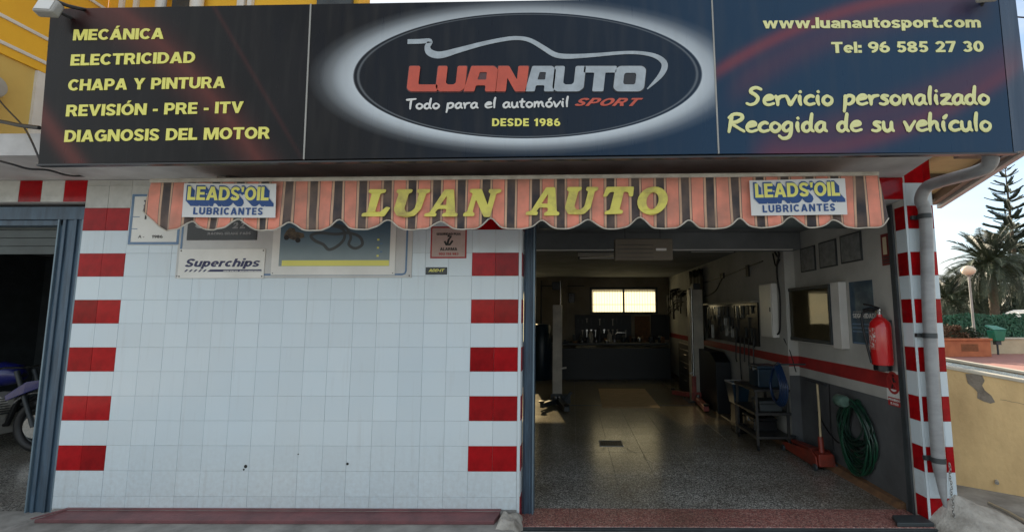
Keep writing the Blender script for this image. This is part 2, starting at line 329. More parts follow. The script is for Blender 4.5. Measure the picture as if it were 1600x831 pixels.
# ---------------------------------------------------------------- lettering
def curve_mesh(setup):
    c = bpy.data.curves.new('lettering', setup[0]); o = bpy.data.objects.new('lettering', c); COL.objects.link(o)
    setup[1](c)
    bpy.context.view_layer.update()
    dg = bpy.context.evaluated_depsgraph_get(); me = bpy.data.meshes.new_from_object(o.evaluated_get(dg))
    bpy.data.objects.remove(o); bpy.data.curves.remove(c); return me
def font_mesh(s, bold=0.0, shear=0.0, space=1.0, ext=0.004):
    def f(c):
        c.body = s; c.offset = bold; c.shear = shear; c.space_character = space; c.extrude = ext; c.resolution_u = 3
    return curve_mesh(('FONT', f))
_cap = {}
def capheight(bold, xh=False):
    k = (bold, xh)
    if k not in _cap:
        me = font_mesh('x' if xh else 'H', bold); _cap[k] = (min(v.co.y for v in me.vertices), max(v.co.y for v in me.vertices))
    return _cap[k]
def place(me, O, U, V, T, yr, width=None, warp=None, xr=None):
    # me: flat mesh in XY; maps x-range to U (full vector), y-range yr to V (full vector), thickness z to T
    O, U, V, T = Vector(O), Vector(U), Vector(V), Vector(T)
    xs = [v.co.x for v in me.vertices]; x0, x1 = xr if xr else (min(xs), max(xs))
    zs = [v.co.z for v in me.vertices]; z0, z1 = min(zs), max(zs)
    for v in me.vertices:
        a = (v.co.x-x0)/(x1-x0); b = (v.co.y-yr[0])/(yr[1]-yr[0]); c = (v.co.z-z0)/max(z1-z0, 1e-6)
        p = O+U*a+V*b+T*c
        if warp: p = warp(p)
        v.co = p
    me.materials.clear(); return me
def text(name, s, A, B, cap, mat, parent, plane='F', depth=0.004, bold=0.02, shear=0.0, space=1.0, off=0.0, warp=None, xh=False, T=None, **k):
    """A,B: baseline start/end as (X,Y,Z) ; cap: cap height in metres; plane F faces -Y, R faces -X"""
    A, B = Vector(A), Vector(B); U = B-A
    N = Vector((0,-1,0)) if plane == 'F' else Vector((-1,0,0))
    V = Vector((0,0,cap)) if plane == 'F' else Vector((0,0,cap))
    V = U.cross(N)*-1; V = V.normalized()*cap
    if V.z < 0: V = -V
    me = font_mesh(s, bold, shear, space)
    place(me, A+N*off, U, V, N*depth, capheight(bold, xh), warp=warp)
    return obj(name, me, mat, parent, **k)
def shape(name, polys, O, U, V, depth, mat, parent, N=(0,-1,0), warp=None, box=(0,0,1,1), **k):
    """polys: list of closed outlines in a unit box; holes are outlines inside"""
    def f(c):
        c.dimensions = '2D'; c.fill_mode = 'BOTH'; c.extrude = 0.01
        for P in polys:
            sp = c.splines.new('POLY'); sp.points.add(len(P)-1)
            for i, q in enumerate(P): sp.points[i].co = (q[0], q[1], 0, 1)
            sp.use_cyclic_u = True
    me = curve_mesh(('CURVE', f))
    place(me, O, U, V, Vector(N)*depth, (box[1], box[3]), warp=warp, xr=(box[0], box[2]))
    return obj(name, me, mat, parent, **k)
def rnd(poly, r=0.08, n=4):
    out = []; N = len(poly)
    for i in range(N):
        a, b, c = Vector(poly[i-1]), Vector(poly[i]), Vector(poly[(i+1)%N])
        u = (a-b); w = (c-b); rr = min(r, u.length*0.45, w.length*0.45); u.normalize(); w.normalize()
        p, q = b+u*rr, b+w*rr
        for k in range(n+1):
            t = k/n; out.append(tuple((1-t)**2*p+2*t*(1-t)*b+t*t*q))
    return out
# brush handwriting: strokes in units of x-height (baseline 0, x-height 1)
HW = {
 'S': (1.5, [[(1.45,1.75),(1.0,1.95),(0.55,1.8),(0.45,1.45),(0.85,1.15),(1.1,0.75),(0.85,0.25),(0.35,0.05),(0.0,0.2)]]),
 'R': (1.55, [[(0.35,1.9),(0.2,1.0),(0.0,0.0)],[(0.05,1.55),(0.6,1.95),(1.25,1.85),(1.3,1.45),(0.8,1.1),(0.3,0.95),(0.8,0.5),(1.45,0.05)]]),
 'T': (1.3, [[(0.0,1.75),(0.6,1.8),(1.35,1.9)],[(0.7,1.8),(0.6,1.0),(0.55,0.0)]]),
 'e': (1.05, [[(0.15,0.55),(0.6,0.65),(0.9,0.8),(0.75,1.02),(0.4,0.98),(0.1,0.6),(0.15,0.18),(0.5,0.02),(1.0,0.18)]]),
 'r': (0.95, [[(0.05,1.0),(0.2,0.5),(0.2,0.0)],[(0.2,0.5),(0.45,0.88),(0.95,1.0)]]),
 'v': (1.0, [[(0.0,1.0),(0.2,0.5),(0.35,0.02),(0.65,0.5),(1.0,1.05)]]),
 'i': (0.5, [[(0.2,1.0),(0.15,0.5),(0.25,0.02)],[(0.25,1.42),(0.27,1.5)]]),
 'í': (0.6, [[(0.2,1.0),(0.15,0.5),(0.25,0.02)],[(0.25,1.35),(0.55,1.7)]]),
 'c': (1.0, [[(0.9,0.9),(0.6,1.0),(0.2,0.75),(0.1,0.3),(0.45,0.02),(0.95,0.15)]]),
 'o': (1.05, [[(0.5,1.0),(0.15,0.75),(0.1,0.3),(0.45,0.0),(0.85,0.25),(0.9,0.7),(0.5,1.0)]]),
 'ó': (1.05, [[(0.5,1.0),(0.15,0.75),(0.1,0.3),(0.45,0.0),(0.85,0.25),(0.9,0.7),(0.5,1.0)],[(0.45,1.3),(0.8,1.7)]]),
 'p': (1.15, [[(0.2,1.0),(0.15,0.2),(0.0,-0.75)],[(0.15,0.65),(0.5,1.0),(0.95,0.85),(0.9,0.35),(0.5,0.05),(0.15,0.2)]]),
 's': (0.9, [[(0.8,0.95),(0.4,0.98),(0.25,0.75),(0.6,0.5),(0.7,0.2),(0.35,0.0),(0.0,0.1)]]),
 'n': (1.1, [[(0.1,1.0),(0.15,0.5),(0.1,0.0)],[(0.12,0.5),(0.45,0.95),(0.75,0.9),(0.8,0.4),(0.95,0.02)]]),
 'm': (1.6, [[(0.1,1.0),(0.12,0.5),(0.08,0.0)],[(0.1,0.5),(0.38,0.95),(0.62,0.85),(0.66,0.05)],[(0.66,0.5),(0.95,0.95),(1.2,0.85),(1.25,0.3),(1.45,0.02)]]),
 'a': (1.1, [[(0.85,0.9),(0.5,1.0),(0.12,0.65),(0.1,0.2),(0.4,0.0),(0.8,0.4),(0.88,0.95)],[(0.88,0.95),(0.82,0.3),(1.05,0.02)]]),
 'l': (0.5, [[(0.35,1.95),(0.2,1.0),(0.2,0.02)]]),
 'z': (1.05, [[(0.1,0.95),(0.5,1.0),(0.9,0.95),(0.5,0.5),(0.05,0.05),(0.5,0.08),(1.0,0.0)]]),
 'd': (1.15, [[(0.8,0.7),(0.5,0.98),(0.12,0.7),(0.1,0.2),(0.45,0.0),(0.8,0.35)],[(1.0,1.95),(0.85,1.0),(0.82,0.3),(1.05,0.02)]]),
 'g': (1.15, [[(0.85,0.9),(0.5,1.0),(0.12,0.65),(0.1,0.25),(0.4,0.05),(0.8,0.4)],[(0.88,0.95),(0.8,0.0),(0.55,-0.6),(0.0,-0.75),(-0.35,-0.45)]]),
 'u': (1.1, [[(0.1,1.0),(0.1,0.3),(0.4,0.0),(0.75,0.3),(0.85,0.98)],[(0.85,0.98),(0.82,0.3),(1.0,0.02)]]),
 'h': (1.1, [[(0.25,1.95),(0.12,1.0),(0.08,0.0)],[(0.1,0.5),(0.45,0.95),(0.75,0.85),(0.8,0.3),(0.95,0.02)]]),
 't': (0.8, [[(0.4,1.6),(0.3,0.8),(0.3,0.1),(0.6,0.02)],[(0.0,1.05),(0.75,1.1)]]),
 ' ': (0.75, []),
}
def handwriting(name, s, A, B, xh, w, mat, parent, **k):
    A, B = Vector(A), Vector(B); U = B-A; Vv = Vector((-U.z, 0, U.x)).normalized()
    tot = sum(HW[c][0]+0.12 for c in s)-0.12; mb = MB(); x = 0
    ud = U/tot
    for c in s:
        for st in HW[c][1]:
            pts = catmull([(p[0]+x, 0, p[1]) for p in st], 4)
            P = [A+ud*(p.x)+Vv*(p.z*xh) for p in pts]; n = len(P)
            rr = [w*(0.75+0.25*math.sin(PI*min(1, (i+1)/n*1.1))) for i in range(n)]
            P = [P[0]-(P[1]-P[0]).normalized()*w*0.6]+P+[P[-1]+(P[-1]-P[-2]).normalized()*w*0.6]
            rr = [w*0.35]+rr+[w*0.35]
            mb.tube(P, rr, 8, flat=(Vector((0,1,0)), 0.22))
        x += HW[c][0]+0.12
    return obj(name, mb, mat, parent, smooth=True, **k)
def ribbon_y(mb, pts, ws, y0, y1):
    """variable width flat band in the X-Z plane with thickness"""
    P = [Vector(p) for p in pts]; n = len(P); L = []; R = []
    for i, p in enumerate(P):
        t = (P[min(i+1,n-1)]-P[max(i-1,0)]).normalized(); nn = Vector((-t.y, t.x)); L.append(p+nn*ws[i]); R.append(p-nn*ws[i])
    for i in range(n-1):
        a, b, c, d = L[i], L[i+1], R[i+1], R[i]
        vs = [(q.x, y0, q.y) for q in (a,b,c,d)]+[(q.x, y1, q.y) for q in (a,b,c,d)]
        fs = [(0,1,2,3),(4,7,6,5),(0,4,5,1),(3,2,6,7)]
        if i == 0: fs.append((0,3,7,4))
        if i == n-2: fs.append((1,5,6,2))
        mb.add(vs, fs)
    return mb
# heavy gothic lettering: every glyph is a set of simple outlines (cap height 1)
def _arc(cx, cy, rx, ry, a0, a1, n=14): return [(cx+rx*math.cos(math.radians(a0+(a1-a0)*i/n)), cy+ry*math.sin(math.radians(a0+(a1-a0)*i/n))) for i in range(n+1)]
def _stroke(pts, h=.12, hv=None):
    P = [Vector(p) for p in pts]; n = len(P); L = []; R = []; closed = (P[0]-P[-1]).length < 1e-6
    for i, p in enumerate(P):
        if closed: a, b = P[(i-1) % (n-1)], P[(i+1) % (n-1)] if i < n-1 else P[1]
        else: a, b = P[max(i-1,0)], P[min(i+1,n-1)]
        t = (b-a).normalized(); nn = Vector((-t.y, t.x)); hh = h if hv is None else math.hypot(h*nn.x, hv*nn.y)
        L.append(p+nn*hh); R.append(p-nn*hh)
    return [[tuple(L[i]), tuple(L[i+1]), tuple(R[i+1]), tuple(R[i])] for i in range(n-1)]
def _rect(x0, y0, x1, y1): return [(x0,y0),(x1,y0),(x1,y1),(x0,y1)]
def _o(w, y0=0, y1=1, h=.125, hv=.105):
    return _stroke(_arc(w/2, (y0+y1)/2, w/2-h, (y1-y0)/2-hv, 0, 360, 24), h, hv)
HF = {}
def _g(c, w, polys): HF[c] = (w, polys)
_g('A', .96, [[(0,0),(.27,0),(.60,1),(.34,1)],[(.96,0),(.69,0),(.36,1),(.62,1)],_rect(.24,.19,.72,.38)])
_g('B', .82, [_rect(0,0,.26,1)]+_stroke([(.2,.9),(.48,.9)]+_arc(.48,.715,.19,.185,90,-90,8)+[(.2,.53)],.12,.1)+_stroke([(.2,.53),(.5,.53)]+_arc(.50,.315,.20,.215,90,-90,8)+[(.2,.1)],.12,.1))
_g('C', .86, _stroke(_arc(.47,.5,.345,.395,42,318,22),.125,.105))
_g('D', .88, [_rect(0,0,.26,1)]+_stroke([(.2,.9),(.40,.9)]+_arc(.40,.5,.355,.4,90,-90,14)+[(.2,.1)],.125,.1))
_g('E', .70, [_rect(0,0,.26,1),_rect(.2,0,.70,.20),_rect(.2,.40,.64,.59),_rect(.2,.8,.69,1)])
_g('G', .92, _stroke(_arc(.48,.5,.355,.395,46,322,22),.125,.105)+[_rect(.50,.40,.92,.58),_rect(.70,.06,.92,.5)])
_g('H', .88, [_rect(0,0,.26,1),_rect(.62,0,.88,1),_rect(.2,.40,.7,.60)])
_g('I', .26, [_rect(0,0,.26,1)])
_g('K', .90, [_rect(0,0,.26,1),[(.22,.28),(.58,1),(.88,1),(.24,.20)],[(.36,.55),(.60,.68),(.92,0),(.62,0)]])
_g('L', .66, [_rect(0,0,.26,1),_rect(.2,0,.66,.21)])
_g('M', 1.12, [_rect(0,0,.24,1),_rect(.88,0,1.12,1),[(.10,1),(.36,1),(.66,0),(.46,0)],[(1.02,1),(.76,1),(.46,0),(.66,0)]])
_g('N', .90, [_rect(0,0,.25,1),_rect(.65,0,.90,1),[(.0,1),(.28,1),(.90,0),(.62,0)]])
_g('O', .96, _o(.96))
_g('P', .80, [_rect(0,0,.26,1)]+_stroke([(.2,.9),(.46,.9)]+_arc(.46,.66,.215,.24,90,-90,10)+[(.2,.42)],.125,.1))
_g('R', .88, [_rect(0,0,.26,1)]+_stroke([(.2,.9),(.48,.9)]+_arc(.48,.68,.205,.22,90,-90,10)+[(.2,.46)],.125,.1)+[[(.38,.44),(.62,.48),(.88,0),(.60,0)]])
_S = [(.10,.25),(.16,.15),(.28,.105),(.42,.10),(.56,.13),(.625,.23),(.60,.33),(.52,.40),(.40,.46),(.26,.52),(.16,.60),(.125,.70),(.16,.82),(.27,.89),(.40,.90),(.52,.88),(.61,.82),(.645,.75)]
_g('S', .77, _stroke(_S,.12,.105))
_g('T', .82, [_rect(0,.8,.82,1),_rect(.28,0,.54,.85)])
_g('U', .88, _stroke([(.13,1),(.13,.4)]+_arc(.44,.38,.31,.275,180,360,12)+[(.75,.4),(.75,1)],.13,.105))
_g('V', .92, [[(0,1),(.28,1),(.56,0),(.36,0)],[(.92,1),(.64,1),(.36,0),(.56,0)]])
_g('Z', .76, [_rect(0,.8,.76,1),_rect(0,0,.76,.2),[(.44,.82),(.74,.82),(.30,.18),(.0,.18)]])
_g('Y', .92, [[(0,1),(.29,1),(.58,.40),(.36,.36)],[(.92,1),(.63,1),(.34,.40),(.56,.36)],_rect(.33,0,.59,.45)])
_g('0', .74, _o(.74)); 
_g('1', .50, [_rect(.20,0,.46,1),[(.0,.66),(.22,.70),(.30,1),(.22,1),(.18,.88),(.0,.82)]])
_g('2', .74, _stroke(_arc(.37,.68,.24,.22,165,-25,10)+[(.50,.46),(.22,.16)],.12,.105)+[_rect(.04,0,.74,.20)])
_g('3', .74, _stroke(_arc(.35,.70,.22,.195,155,-90,10),.12,.1)+_stroke(_arc(.35,.305,.245,.205,90,-155,12),.12,.1))
_g('5', .74, [_rect(.12,.8,.68,1),[(.12,.9),(.34,.9),(.28,.44),(.06,.48)]]+_stroke(_arc(.35,.33,.245,.23,140,-150,14),.12,.1))
_g('6', .76, _o(.76,0,.66,.12,.1)+_stroke(_arc(.46,.42,.33,.48,180,82,8),.12,.1))
_g('7', .72, [_rect(0,.8,.72,1),[(.46,.85),(.72,.85),(.40,0),(.13,0)]])
_g('8', .74, _o(.70,.46,1,.12,.1)+_o(.74,0,.56,.12,.1))
_g('9', .76, _o(.76,.34,1,.12,.1)+_stroke(_arc(.30,.58,.33,.48,0,-98,8),.12,.1))
_g('4', .78, [_rect(.44,0,.68,1),_rect(0,.2,.78,.38),[(0,.34),(.2,.34),(.56,1),(.44,1)]])
_g('-', .36, [_rect(0,.30,.36,.50)]); _g(':', .26, [_rect(0,0,.26,.24),_rect(0,.46,.26,.70)]); _g('.', .26, [_rect(0,0,.26,.24)])
_g(' ', .36, []); _g("'", .26, [[(.02,1),(.26,1),(.20,.62),(.06,.62)]])
_g('w', 1.06, [[(0,.72),(.24,.72),(.42,0),(.20,0)],[(.20,0),(.40,0),(.58,.72),(.44,.72)],[(.48,.72),(.62,.72),(.86,0),(.66,0)],[(.64,0),(.84,0),(1.06,.72),(.82,.72)]])
_g('l', .24, [_rect(0,0,.24,1)]); _g('i', .24, [_rect(0,0,.24,.72),_rect(0,.82,.24,1.02)])
_g('u', .68, _stroke([(.12,.72),(.12,.3)]+_arc(.32,.27,.20,.17,180,330,8),.12,.1)+[_rect(.44,0,.68,.72)])
_g('n', .68, [_rect(0,0,.24,.72)]+_stroke(_arc(.36,.44,.20,.18,150,0,8)+[(.56,.0)],.12,.1))
_g('m', 1.04, [_rect(0,0,.24,.72)]+_stroke(_arc(.34,.44,.18,.18,150,0,8)+[(.52,.0)],.12,.1)+_stroke(_arc(.74,.44,.18,.18,150,0,8)+[(.92,.0)],.12,.1))
_g('a', .66, [_rect(.42,0,.66,.50)]+_stroke(_arc(.33,.45,.215,.17,160,0,8),.11,.1)+_stroke(_arc(.30,.21,.19,.13,0,360,14),.11,.085))
_g('t', .46, [_rect(.10,.12,.34,.94),_rect(0,.54,.46,.72)]+_stroke([(.22,.25)]+_arc(.36,.2,.14,.11,180,270,5)+[(.46,.09)],.12,.09))
_g('o', .72, _o(.72,0,.73,.125,.1)); _g('c', .66, _stroke(_arc(.36,.365,.24,.265,48,312,16),.12,.1)); _g('e', .70, _stroke(_arc(.35,.365,.235,.265,0,315,18),.115,.1)+[_rect(.2,.30,.68,.43)])
_g('s', .62, _stroke([(x*.80,y*.73) for x,y in _S],.11,.085))
_g('p', .72, [_rect(0,-.26,.24,.72)]+_stroke(_arc(.38,.36,.22,.265,0,360,16),.12,.1)); _g('r', .48, [_rect(0,0,.24,.72)]+_stroke([(.12,.42)]+_arc(.34,.40,.20,.21,150,80,5)+[(.46,.60)],.12,.1)); _g('h', .68, [_rect(0,0,.24,1)]+_stroke(_arc(.36,.44,.20,.18,150,0,8)+[(.56,.0)],.12,.1))
_g('ñ', .68, HF['n'][1])
ACC = {'Á': ('A', .48), 'Ó': ('O', .48), 'É': ('E', .36)}
def heavy(s, A, B, cap, mat, parent, plane='F', depth=0.003, off=0.0005, shear=0.0, gap=.07, warp=None, each=True, name='letter', weight=0.0):
    """heavy gothic words; each letter its own mesh when each is set"""
    A, B = Vector(A), Vector(B); U = B-A
    N = Vector((0,-1,0)) if plane == 'F' else Vector((-1,0,0))
    V = -U.cross(N); V = V.normalized()*cap
    if V.z < 0: V = -V
    gl = []; x = 0
    for c in s:
        acc = None
        if c in ACC: acc = ACC[c][1]; c = ACC[c][0]
        w, polys = HF[c]; polys = list(polys)
        if acc is not None: polys.append([(acc-.10,1.06),(acc+.06,1.06),(acc+.24,1.27),(acc,1.27)])
        gl.append((x, polys)); x += w+gap
    tot = x-gap; u = U/(tot+shear*1.0); out = []; mb = MB(); e = 0
    for gx, polys in gl:
        m_ = MB() if each else mb
        for P in polys:
            area = sum(P[i][0]*P[(i+1)%len(P)][1]-P[(i+1)%len(P)][0]*P[i][1] for i in range(len(P)))
            if area < 0: P = P[::-1]
            n = len(P); e = (e+1) % 7; d0 = off; d1 = off+depth+e*0.00004; vs = []
            for d in (d0, d1):
                for (px_, py_) in P:
                    q = A+u*(gx+px_+shear*py_)+V*py_+N*d
                    if warp: q = warp(q)
                    vs.append(q)
            m_.add(vs, [tuple(range(n-1,-1,-1)), tuple(range(n,2*n))]+[(i,(i+1)%n,(i+1)%n+n,i+n) for i in range(n)])
        if each and m_.v: obj(name, m_, mat, parent)
    if not each: obj(name if name != 'letter' else 'lettering', mb, mat, parent)
# ================================================================ GROUND AND FLOORS (structure)
g = obj('ground', MB().quad((-400,-400,-0.02),(600,-400,-0.02),(600,900,-0.02),(-400,900,-0.02)), mt['asphalt'], kind='structure')
obj('sidewalk', MB().box(-9,-8.0,-0.016,7.6,-0.13,-0.0), mt['paving'], kind='structure', bevel=0.01)  # widened and made pale to bounce light up to the soffit and interior
obj('concrete_kerb', MB().box(-0.05,-0.42,0.004,3.82,-0.001,0.049), mt['concrete'], kind='structure', bevel=0.012)
obj('driveway_ramp', MB().prism([(-6,-0.6),(-0.06,-0.6),(-0.045,0.10),(-6,0.10)], 0.002, 0.045), mt['concrete'], kind='structure', bevel=0.012)
# garage floor: terrazzo slabs laid one by one on a bed
fl = obj('garage_floor', MB().box(2.3,0.06,-0.016,7.11,9.0,0.010), mt['grout'], kind='structure')
def slab_mesh(w, d, h=0.006, c=0.0015):
    vs = [(-w,-d,0),(w,-d,0),(w,d,0),(-w,d,0),(-w,-d,h-c),(w,-d,h-c),(w,d,h-c),(-w,d,h-c),(-w+c,-d+c,h),(w-c,-d+c,h),(w-c,d-c,h),(-w+c,d-c,h)]
    fs = [(0,1,5,4),(1,2,6,5),(2,3,7,6),(3,0,4,7),(4,5,9,8),(5,6,10,9),(6,7,11,10),(7,4,8,11),(8,9,10,11)]
    return MB().add(vs, fs).mesh('floor_tile')
fm = slab_mesh(0.1992, 0.1992); fm.materials.append(mt['terr'])
for i in range(12):
    for j in range(22):
        x = 2.5+i*0.4; y = 0.245+0.2+j*0.4
        if x+0.2 > 7.12: continue
        inst('floor_tile', fm, (x, y, 0.0101), fl, rot=(0,0,random.choice((0,PI/2))))
pk = obj('pink_threshold', MB().box(3.83,-0.09,-0.01,7.10,0.06,0.012), mt['grout'], kind='structure')
fp = slab_mesh(0.1992, 0.166, 0.006); fp.materials.append(mt['terrpink'])
for i in range(8):
    inst('floor_tile', fp, (4.03+i*0.4, 0.076, 0.0125), pk)
fp2 = slab_mesh(0.03, 0.166, 0.006); fp2.materials.append(mt['terrpink'])
inst('floor_tile', fp2, (7.061, 0.076, 0.0125), pk)
obj('left_bay_floor', MB().box(-5,0.10,-0.01,0.1,4.0,0.03), mt['terr'], kind='structure')
# ================================================================ THE WORKSHOP BUILDING
B = thing('workshop_building', (3.8,0.2,0), 'car workshop with white tiled front, red tile bands, grey soffit and open garage bay', 'building')
def tile_mesh(w, h, t=0.005, c=0.0013):
    # front face towards -Y, origin in its middle on the backing
    x, z = w/2, h/2
    vs = [(-x,0,-z),(x,0,-z),(x,0,z),(-x,0,z),(-x,-t+c,-z),(x,-t+c,-z),(x,-t+c,z),(-x,-t+c,z),(-x+c,-t,-z+c),(x-c,-t,-z+c),(x-c,-t,z-c),(-x+c,-t,z-c)]
    fs = [(0,1,5,4),(1,2,6,5),(2,3,7,6),(3,0,4,7),(4,5,9,8),(5,6,10,9),(6,7,11,10),(7,4,8,11),(8,9,10,11)]
    return MB().add(vs, fs)
_tm = {}
def tmesh(w, h, m):
    k = (round(w,4), round(h,4), m)
    if k not in _tm:
        me = tile_mesh(w, h).mesh('tile'); me.materials.append(mt[m]); _tm[k] = me
    return _tm[k]
G = 0.0013
def lay(wall, x0, x1, z0, z1, m, rot=0, base=0.005):
    """one tile on the face that looks to -Y (rot 0), -X (rot 90) or +X (rot -90)"""
    me = tmesh((x1-x0)-G, (z1-z0)-G, m); jit = random.uniform(-0.0006, 0.0006)
    inst('tile', me, ((x0+x1)/2, base+jit, (z0+z1)/2), wall, rot=(random.uniform(-.0025,.0025),0,random.uniform(-.0025,.0025)))
def lay_side(wall, X, y0, y1, z0, z1, m, sgn):
    me = tmesh((y1-y0)-G, (z1-z0)-G, m)
    inst('tile', me, (X, (y0+y1)/2, (z0+z1)/2), wall, rot=(0,0,-PI/2 if sgn < 0 else PI/2))
fw = obj('facade_wall', MB().box(0.0,0.005,0.0,3.822,0.14,2.85), mt['grout'], B)
rows = [(2.6-0.2*k-0.2, 2.6-0.2*k, k) for k in range(12)]+[(0.104, 0.2, 12), (2.6, 2.8, -1), (2.8, 2.849, -3)]
for (z0, z1, k) in rows:
    for c in range(19):
        red = (k >= 0 and k % 2 == 0 and k <= 10 and c in (0,1,17,18))
        if k == 12: red = False
        lay(fw, c*0.2, c*0.2+0.2, z0, z1, 'red' if red else ('tile_dirty' if k < 0 else 'tile'))
obj('corner_bead', MB().box(3.802,0.0,0.0,3.825,0.0045,2.84), mt['tile'], B, bevel=0.002)
lr = obj('reveal_left', MB().box(3.8222,0.006,0.0,3.826,0.135,2.65), mt['grout2'], B)
for k in range(-1, 13):
    z0, z1 = 2.6-0.2*k-0.2, 2.6-0.2*k
    if k == -1: z1 = 2.65
    lay_side(lr, 3.826, 0.012, 0.134, max(z0,0.004), z1, 'red' if (k % 2 == 0) else 'tile', 1)
# wall foot below the sill
obj('wall_foot', MB().box(0.02,-0.02,0.0,3.80,0.004,0.10), mt['concrete'], B)
# drilled holes and chips in the tiles
for (x, z, r) in [((1.573, 0.000, 0.437)[0],(1.573, 0.000, 0.437)[2],0.014),((2.412, 0.000, 0.459)[0],(2.412, 0.000, 0.459)[2],0.011),((2.001, 0.000, 0.534)[0],(2.001, 0.000, 0.534)[2],0.006),((1.559, 0.000, 0.412)[0],(1.559, 0.000, 0.412)[2],0.008)]:
    obj('drilled_hole', MB().lathe((x,-0.0012,z), [(r,0),(r*0.8,0.003)], 9, 'Y'), mt['black'], fw)
# lintel strips above both openings
lt = obj('lintel_wall', MB().box(-5,0.005,2.655,0.0,0.5,2.85).box(3.826,0.005,2.655,7.118,0.5,2.85).box(0,0.14,2.655,3.826,0.5,2.85), mt['soffit'], B)
x = -0.0; i = 0
while x > -2.0:
    lay(lt, x-0.2, x, 2.656, 2.848, 'red' if i % 2 == 0 else 'tile_dirty'); x -= 0.2; i += 1
x = 7.118; i = 0
while x > 3.9:
    lay(lt, x-0.2, x, 2.656, 2.848, 'red' if i % 2 == 0 else 'tile_dirty'); x -= 0.2; i += 1
# right pilaster
pil = obj('pilaster', MB().box(7.119,0.005,0.02,7.356,0.30,3.25), mt['grout2'], B)
for k in range(-3, 13):
    z0, z1 = 2.6-0.2*k-0.2, 2.6-0.2*k; c = 'red' if k % 2 == 0 else 'tile'
    if k == -3: c = 'red'
    lay(pil, 7.134, 7.296, max(z0,.03), z1, c); lay(pil, 7.296, 7.356, max(z0,.03), z1, c)
    if k >= 0: lay_side(pil, 7.1185, 0.012, 0.128, max(z0,.03), z1, c, -1)
    for (a, b) in ((0.0,0.15),(0.15,0.30)): lay_side(pil, 7.3565, a+0.006, b+0.003, max(z0,.03), z1, c, 1)
obj('corner_bead', MB().box(7.112,-0.002,0.03,7.132,0.004,2.8), mt['tile'], B, bevel=0.002)
# concrete foot heaped round the pilaster and drain
def lump(name, pts, h, mat, parent=None, amp=0.02, **k):
    n = 26; vs = []; fs = []
    (x0, y0), (x1, y1) = pts
    for j in range(n+1):
        for i in range(n+1):
            u, v = i/n, j/n; x = x0+(x1-x0)*u; y = y0+(y1-y0)*v
            e = min(u, 1-u, v, 1-v)*4; e = min(1, e)**0.5
            vs.append((x+mnoise.noise((u*3,v*3,1))*0.03, y+mnoise.noise((u*3,v*3,5))*0.03, max(-0.01, h(x, y)*e+amp*mnoise.noise((x*9,y*9,2))+amp*0.5*mnoise.noise((x*30,y*30,3)))))
    for j in range(n):
        for i in range(n): a = j*(n+1)+i; fs.append((a,a+1,a+n+2,a+n+1))
    return obj(name, MB().add(vs, fs), mat, parent, smooth=True, **k)
lump('concrete_foot', [(7.09,-0.40),(7.98,0.20)], lambda x, y: max(.02, (.12+.48*(x-7.1) if x < 7.36 else .225-.42*(x-7.36)))*(1 if y > -.02 else max(.12, 1+(y+.02)*2.6)), mt['concrete_pale'], B, 0.022)
lump('broken_corner', [(3.66,-0.24),(3.86,0.02)], lambda x, y: 0.09, mt['concrete_pale'], B, 0.03)
# soffit slab
sl_poly = [(-5,-0.60),(0.2,-0.62),(6.90,-0.78),(6.965,-0.55),(7.112,0.004),(-5,0.004)]
obj('soffit_slab', MB().prism(sl_poly, 2.852, 3.02), mt['soffit'], B)
# roof, ceiling and inner walls
obj('roof', MB().box(-5,0.5,2.70,7.355,9.25,3.15).box(-5,0.005,2.852,7.118,0.5,3.15), mt['soffit'], B)
obj('ceiling', MB().box(-5,0.5,2.688,7.11,9.0,2.699), mt['ceil'], B)
obj('ceiling_beam', MB().box(2.3,1.78,2.475,7.108,2.02,2.687), mt['ceil'], B, bevel=0.004)
obj('beam_shelf', MB().box(2.3,1.762,2.462,7.0,1.80,2.474), mt['whitepaint'], B)
WX0, WX1, WZ0, WZ1 = 4.81, 6.59, 1.72, 2.35
bwm = MB().box(2.3,9.0,0,2.38,9.2,2.7).box(2.38,9.0,0,3.16,9.2,.9).box(2.38,9.0,2.3,3.16,9.2,2.7).box(3.16,9.0,0,WX0,9.2,2.7).box(WX1,9.0,0,7.11,9.2,2.7).box(WX0,9.0,0,WX1,9.2,WZ0).box(WX0,9.0,WZ1,WX1,9.2,2.7)
obj('back_wall', bwm, mt['wallback'], B)
obj('side_wall', MB().box(7.111,0.301,0,7.355,9.2,2.7).box(6.98,1.98,0,7.11,9.0,2.687), mt['wallw'], B)
obj('dado', MB().box(7.107,0.14,0.0,7.1105,1.979,0.906).box(6.9805,1.9765,0.0,7.1065,1.9795,0.906), mt['walldado'], B)
obj('red_stripe', MB().box(7.1065,0.14,1.01,7.1105,1.979,1.146), mt['stripe'], B)
obj('red_stripe', MB().box(6.976,1.976,1.035,6.9795,9.0,1.146).box(6.9797,1.976,1.02,7.106,1.9795,1.146), mt['stripe'], B)
obj('wall_lining', MB().box(7.1106,0.14,0.0,7.118,0.302,2.654), mt['wallw'], B)
obj('plinth', MB().add([(7.04,0.24,0.014),(7.106,0.24,0.014),(7.106,0.24,0.07),(7.07,0.24,0.06),(6.97,1.97,0.014),(7.106,1.97,0.014),(7.106,1.97,0.09),(7.03,1.97,0.08)],[(0,1,2,3),(7,6,5,4),(0,3,7,4),(3,2,6,7)]), mt['rust'], B)
obj('plinth', MB().box(6.90,2.0,0.014,6.979,9.0,0.08), mt['rust'], B)
obj('inner_partition', MB().box(0.1,0.5,0,2.3,9.2,2.69).box(0.0,0.14,0,2.3,0.5,2.655), mt['wallback'], B)
obj('left_bay_walls', MB().box(-5,4.0,0,0.1,4.2,2.69).box(-5.2,0.1,0,-5,4.2,2.85).box(0.02,0.16,0.0,0.0995,3.999,2.65), mt['steel_dark'], B)
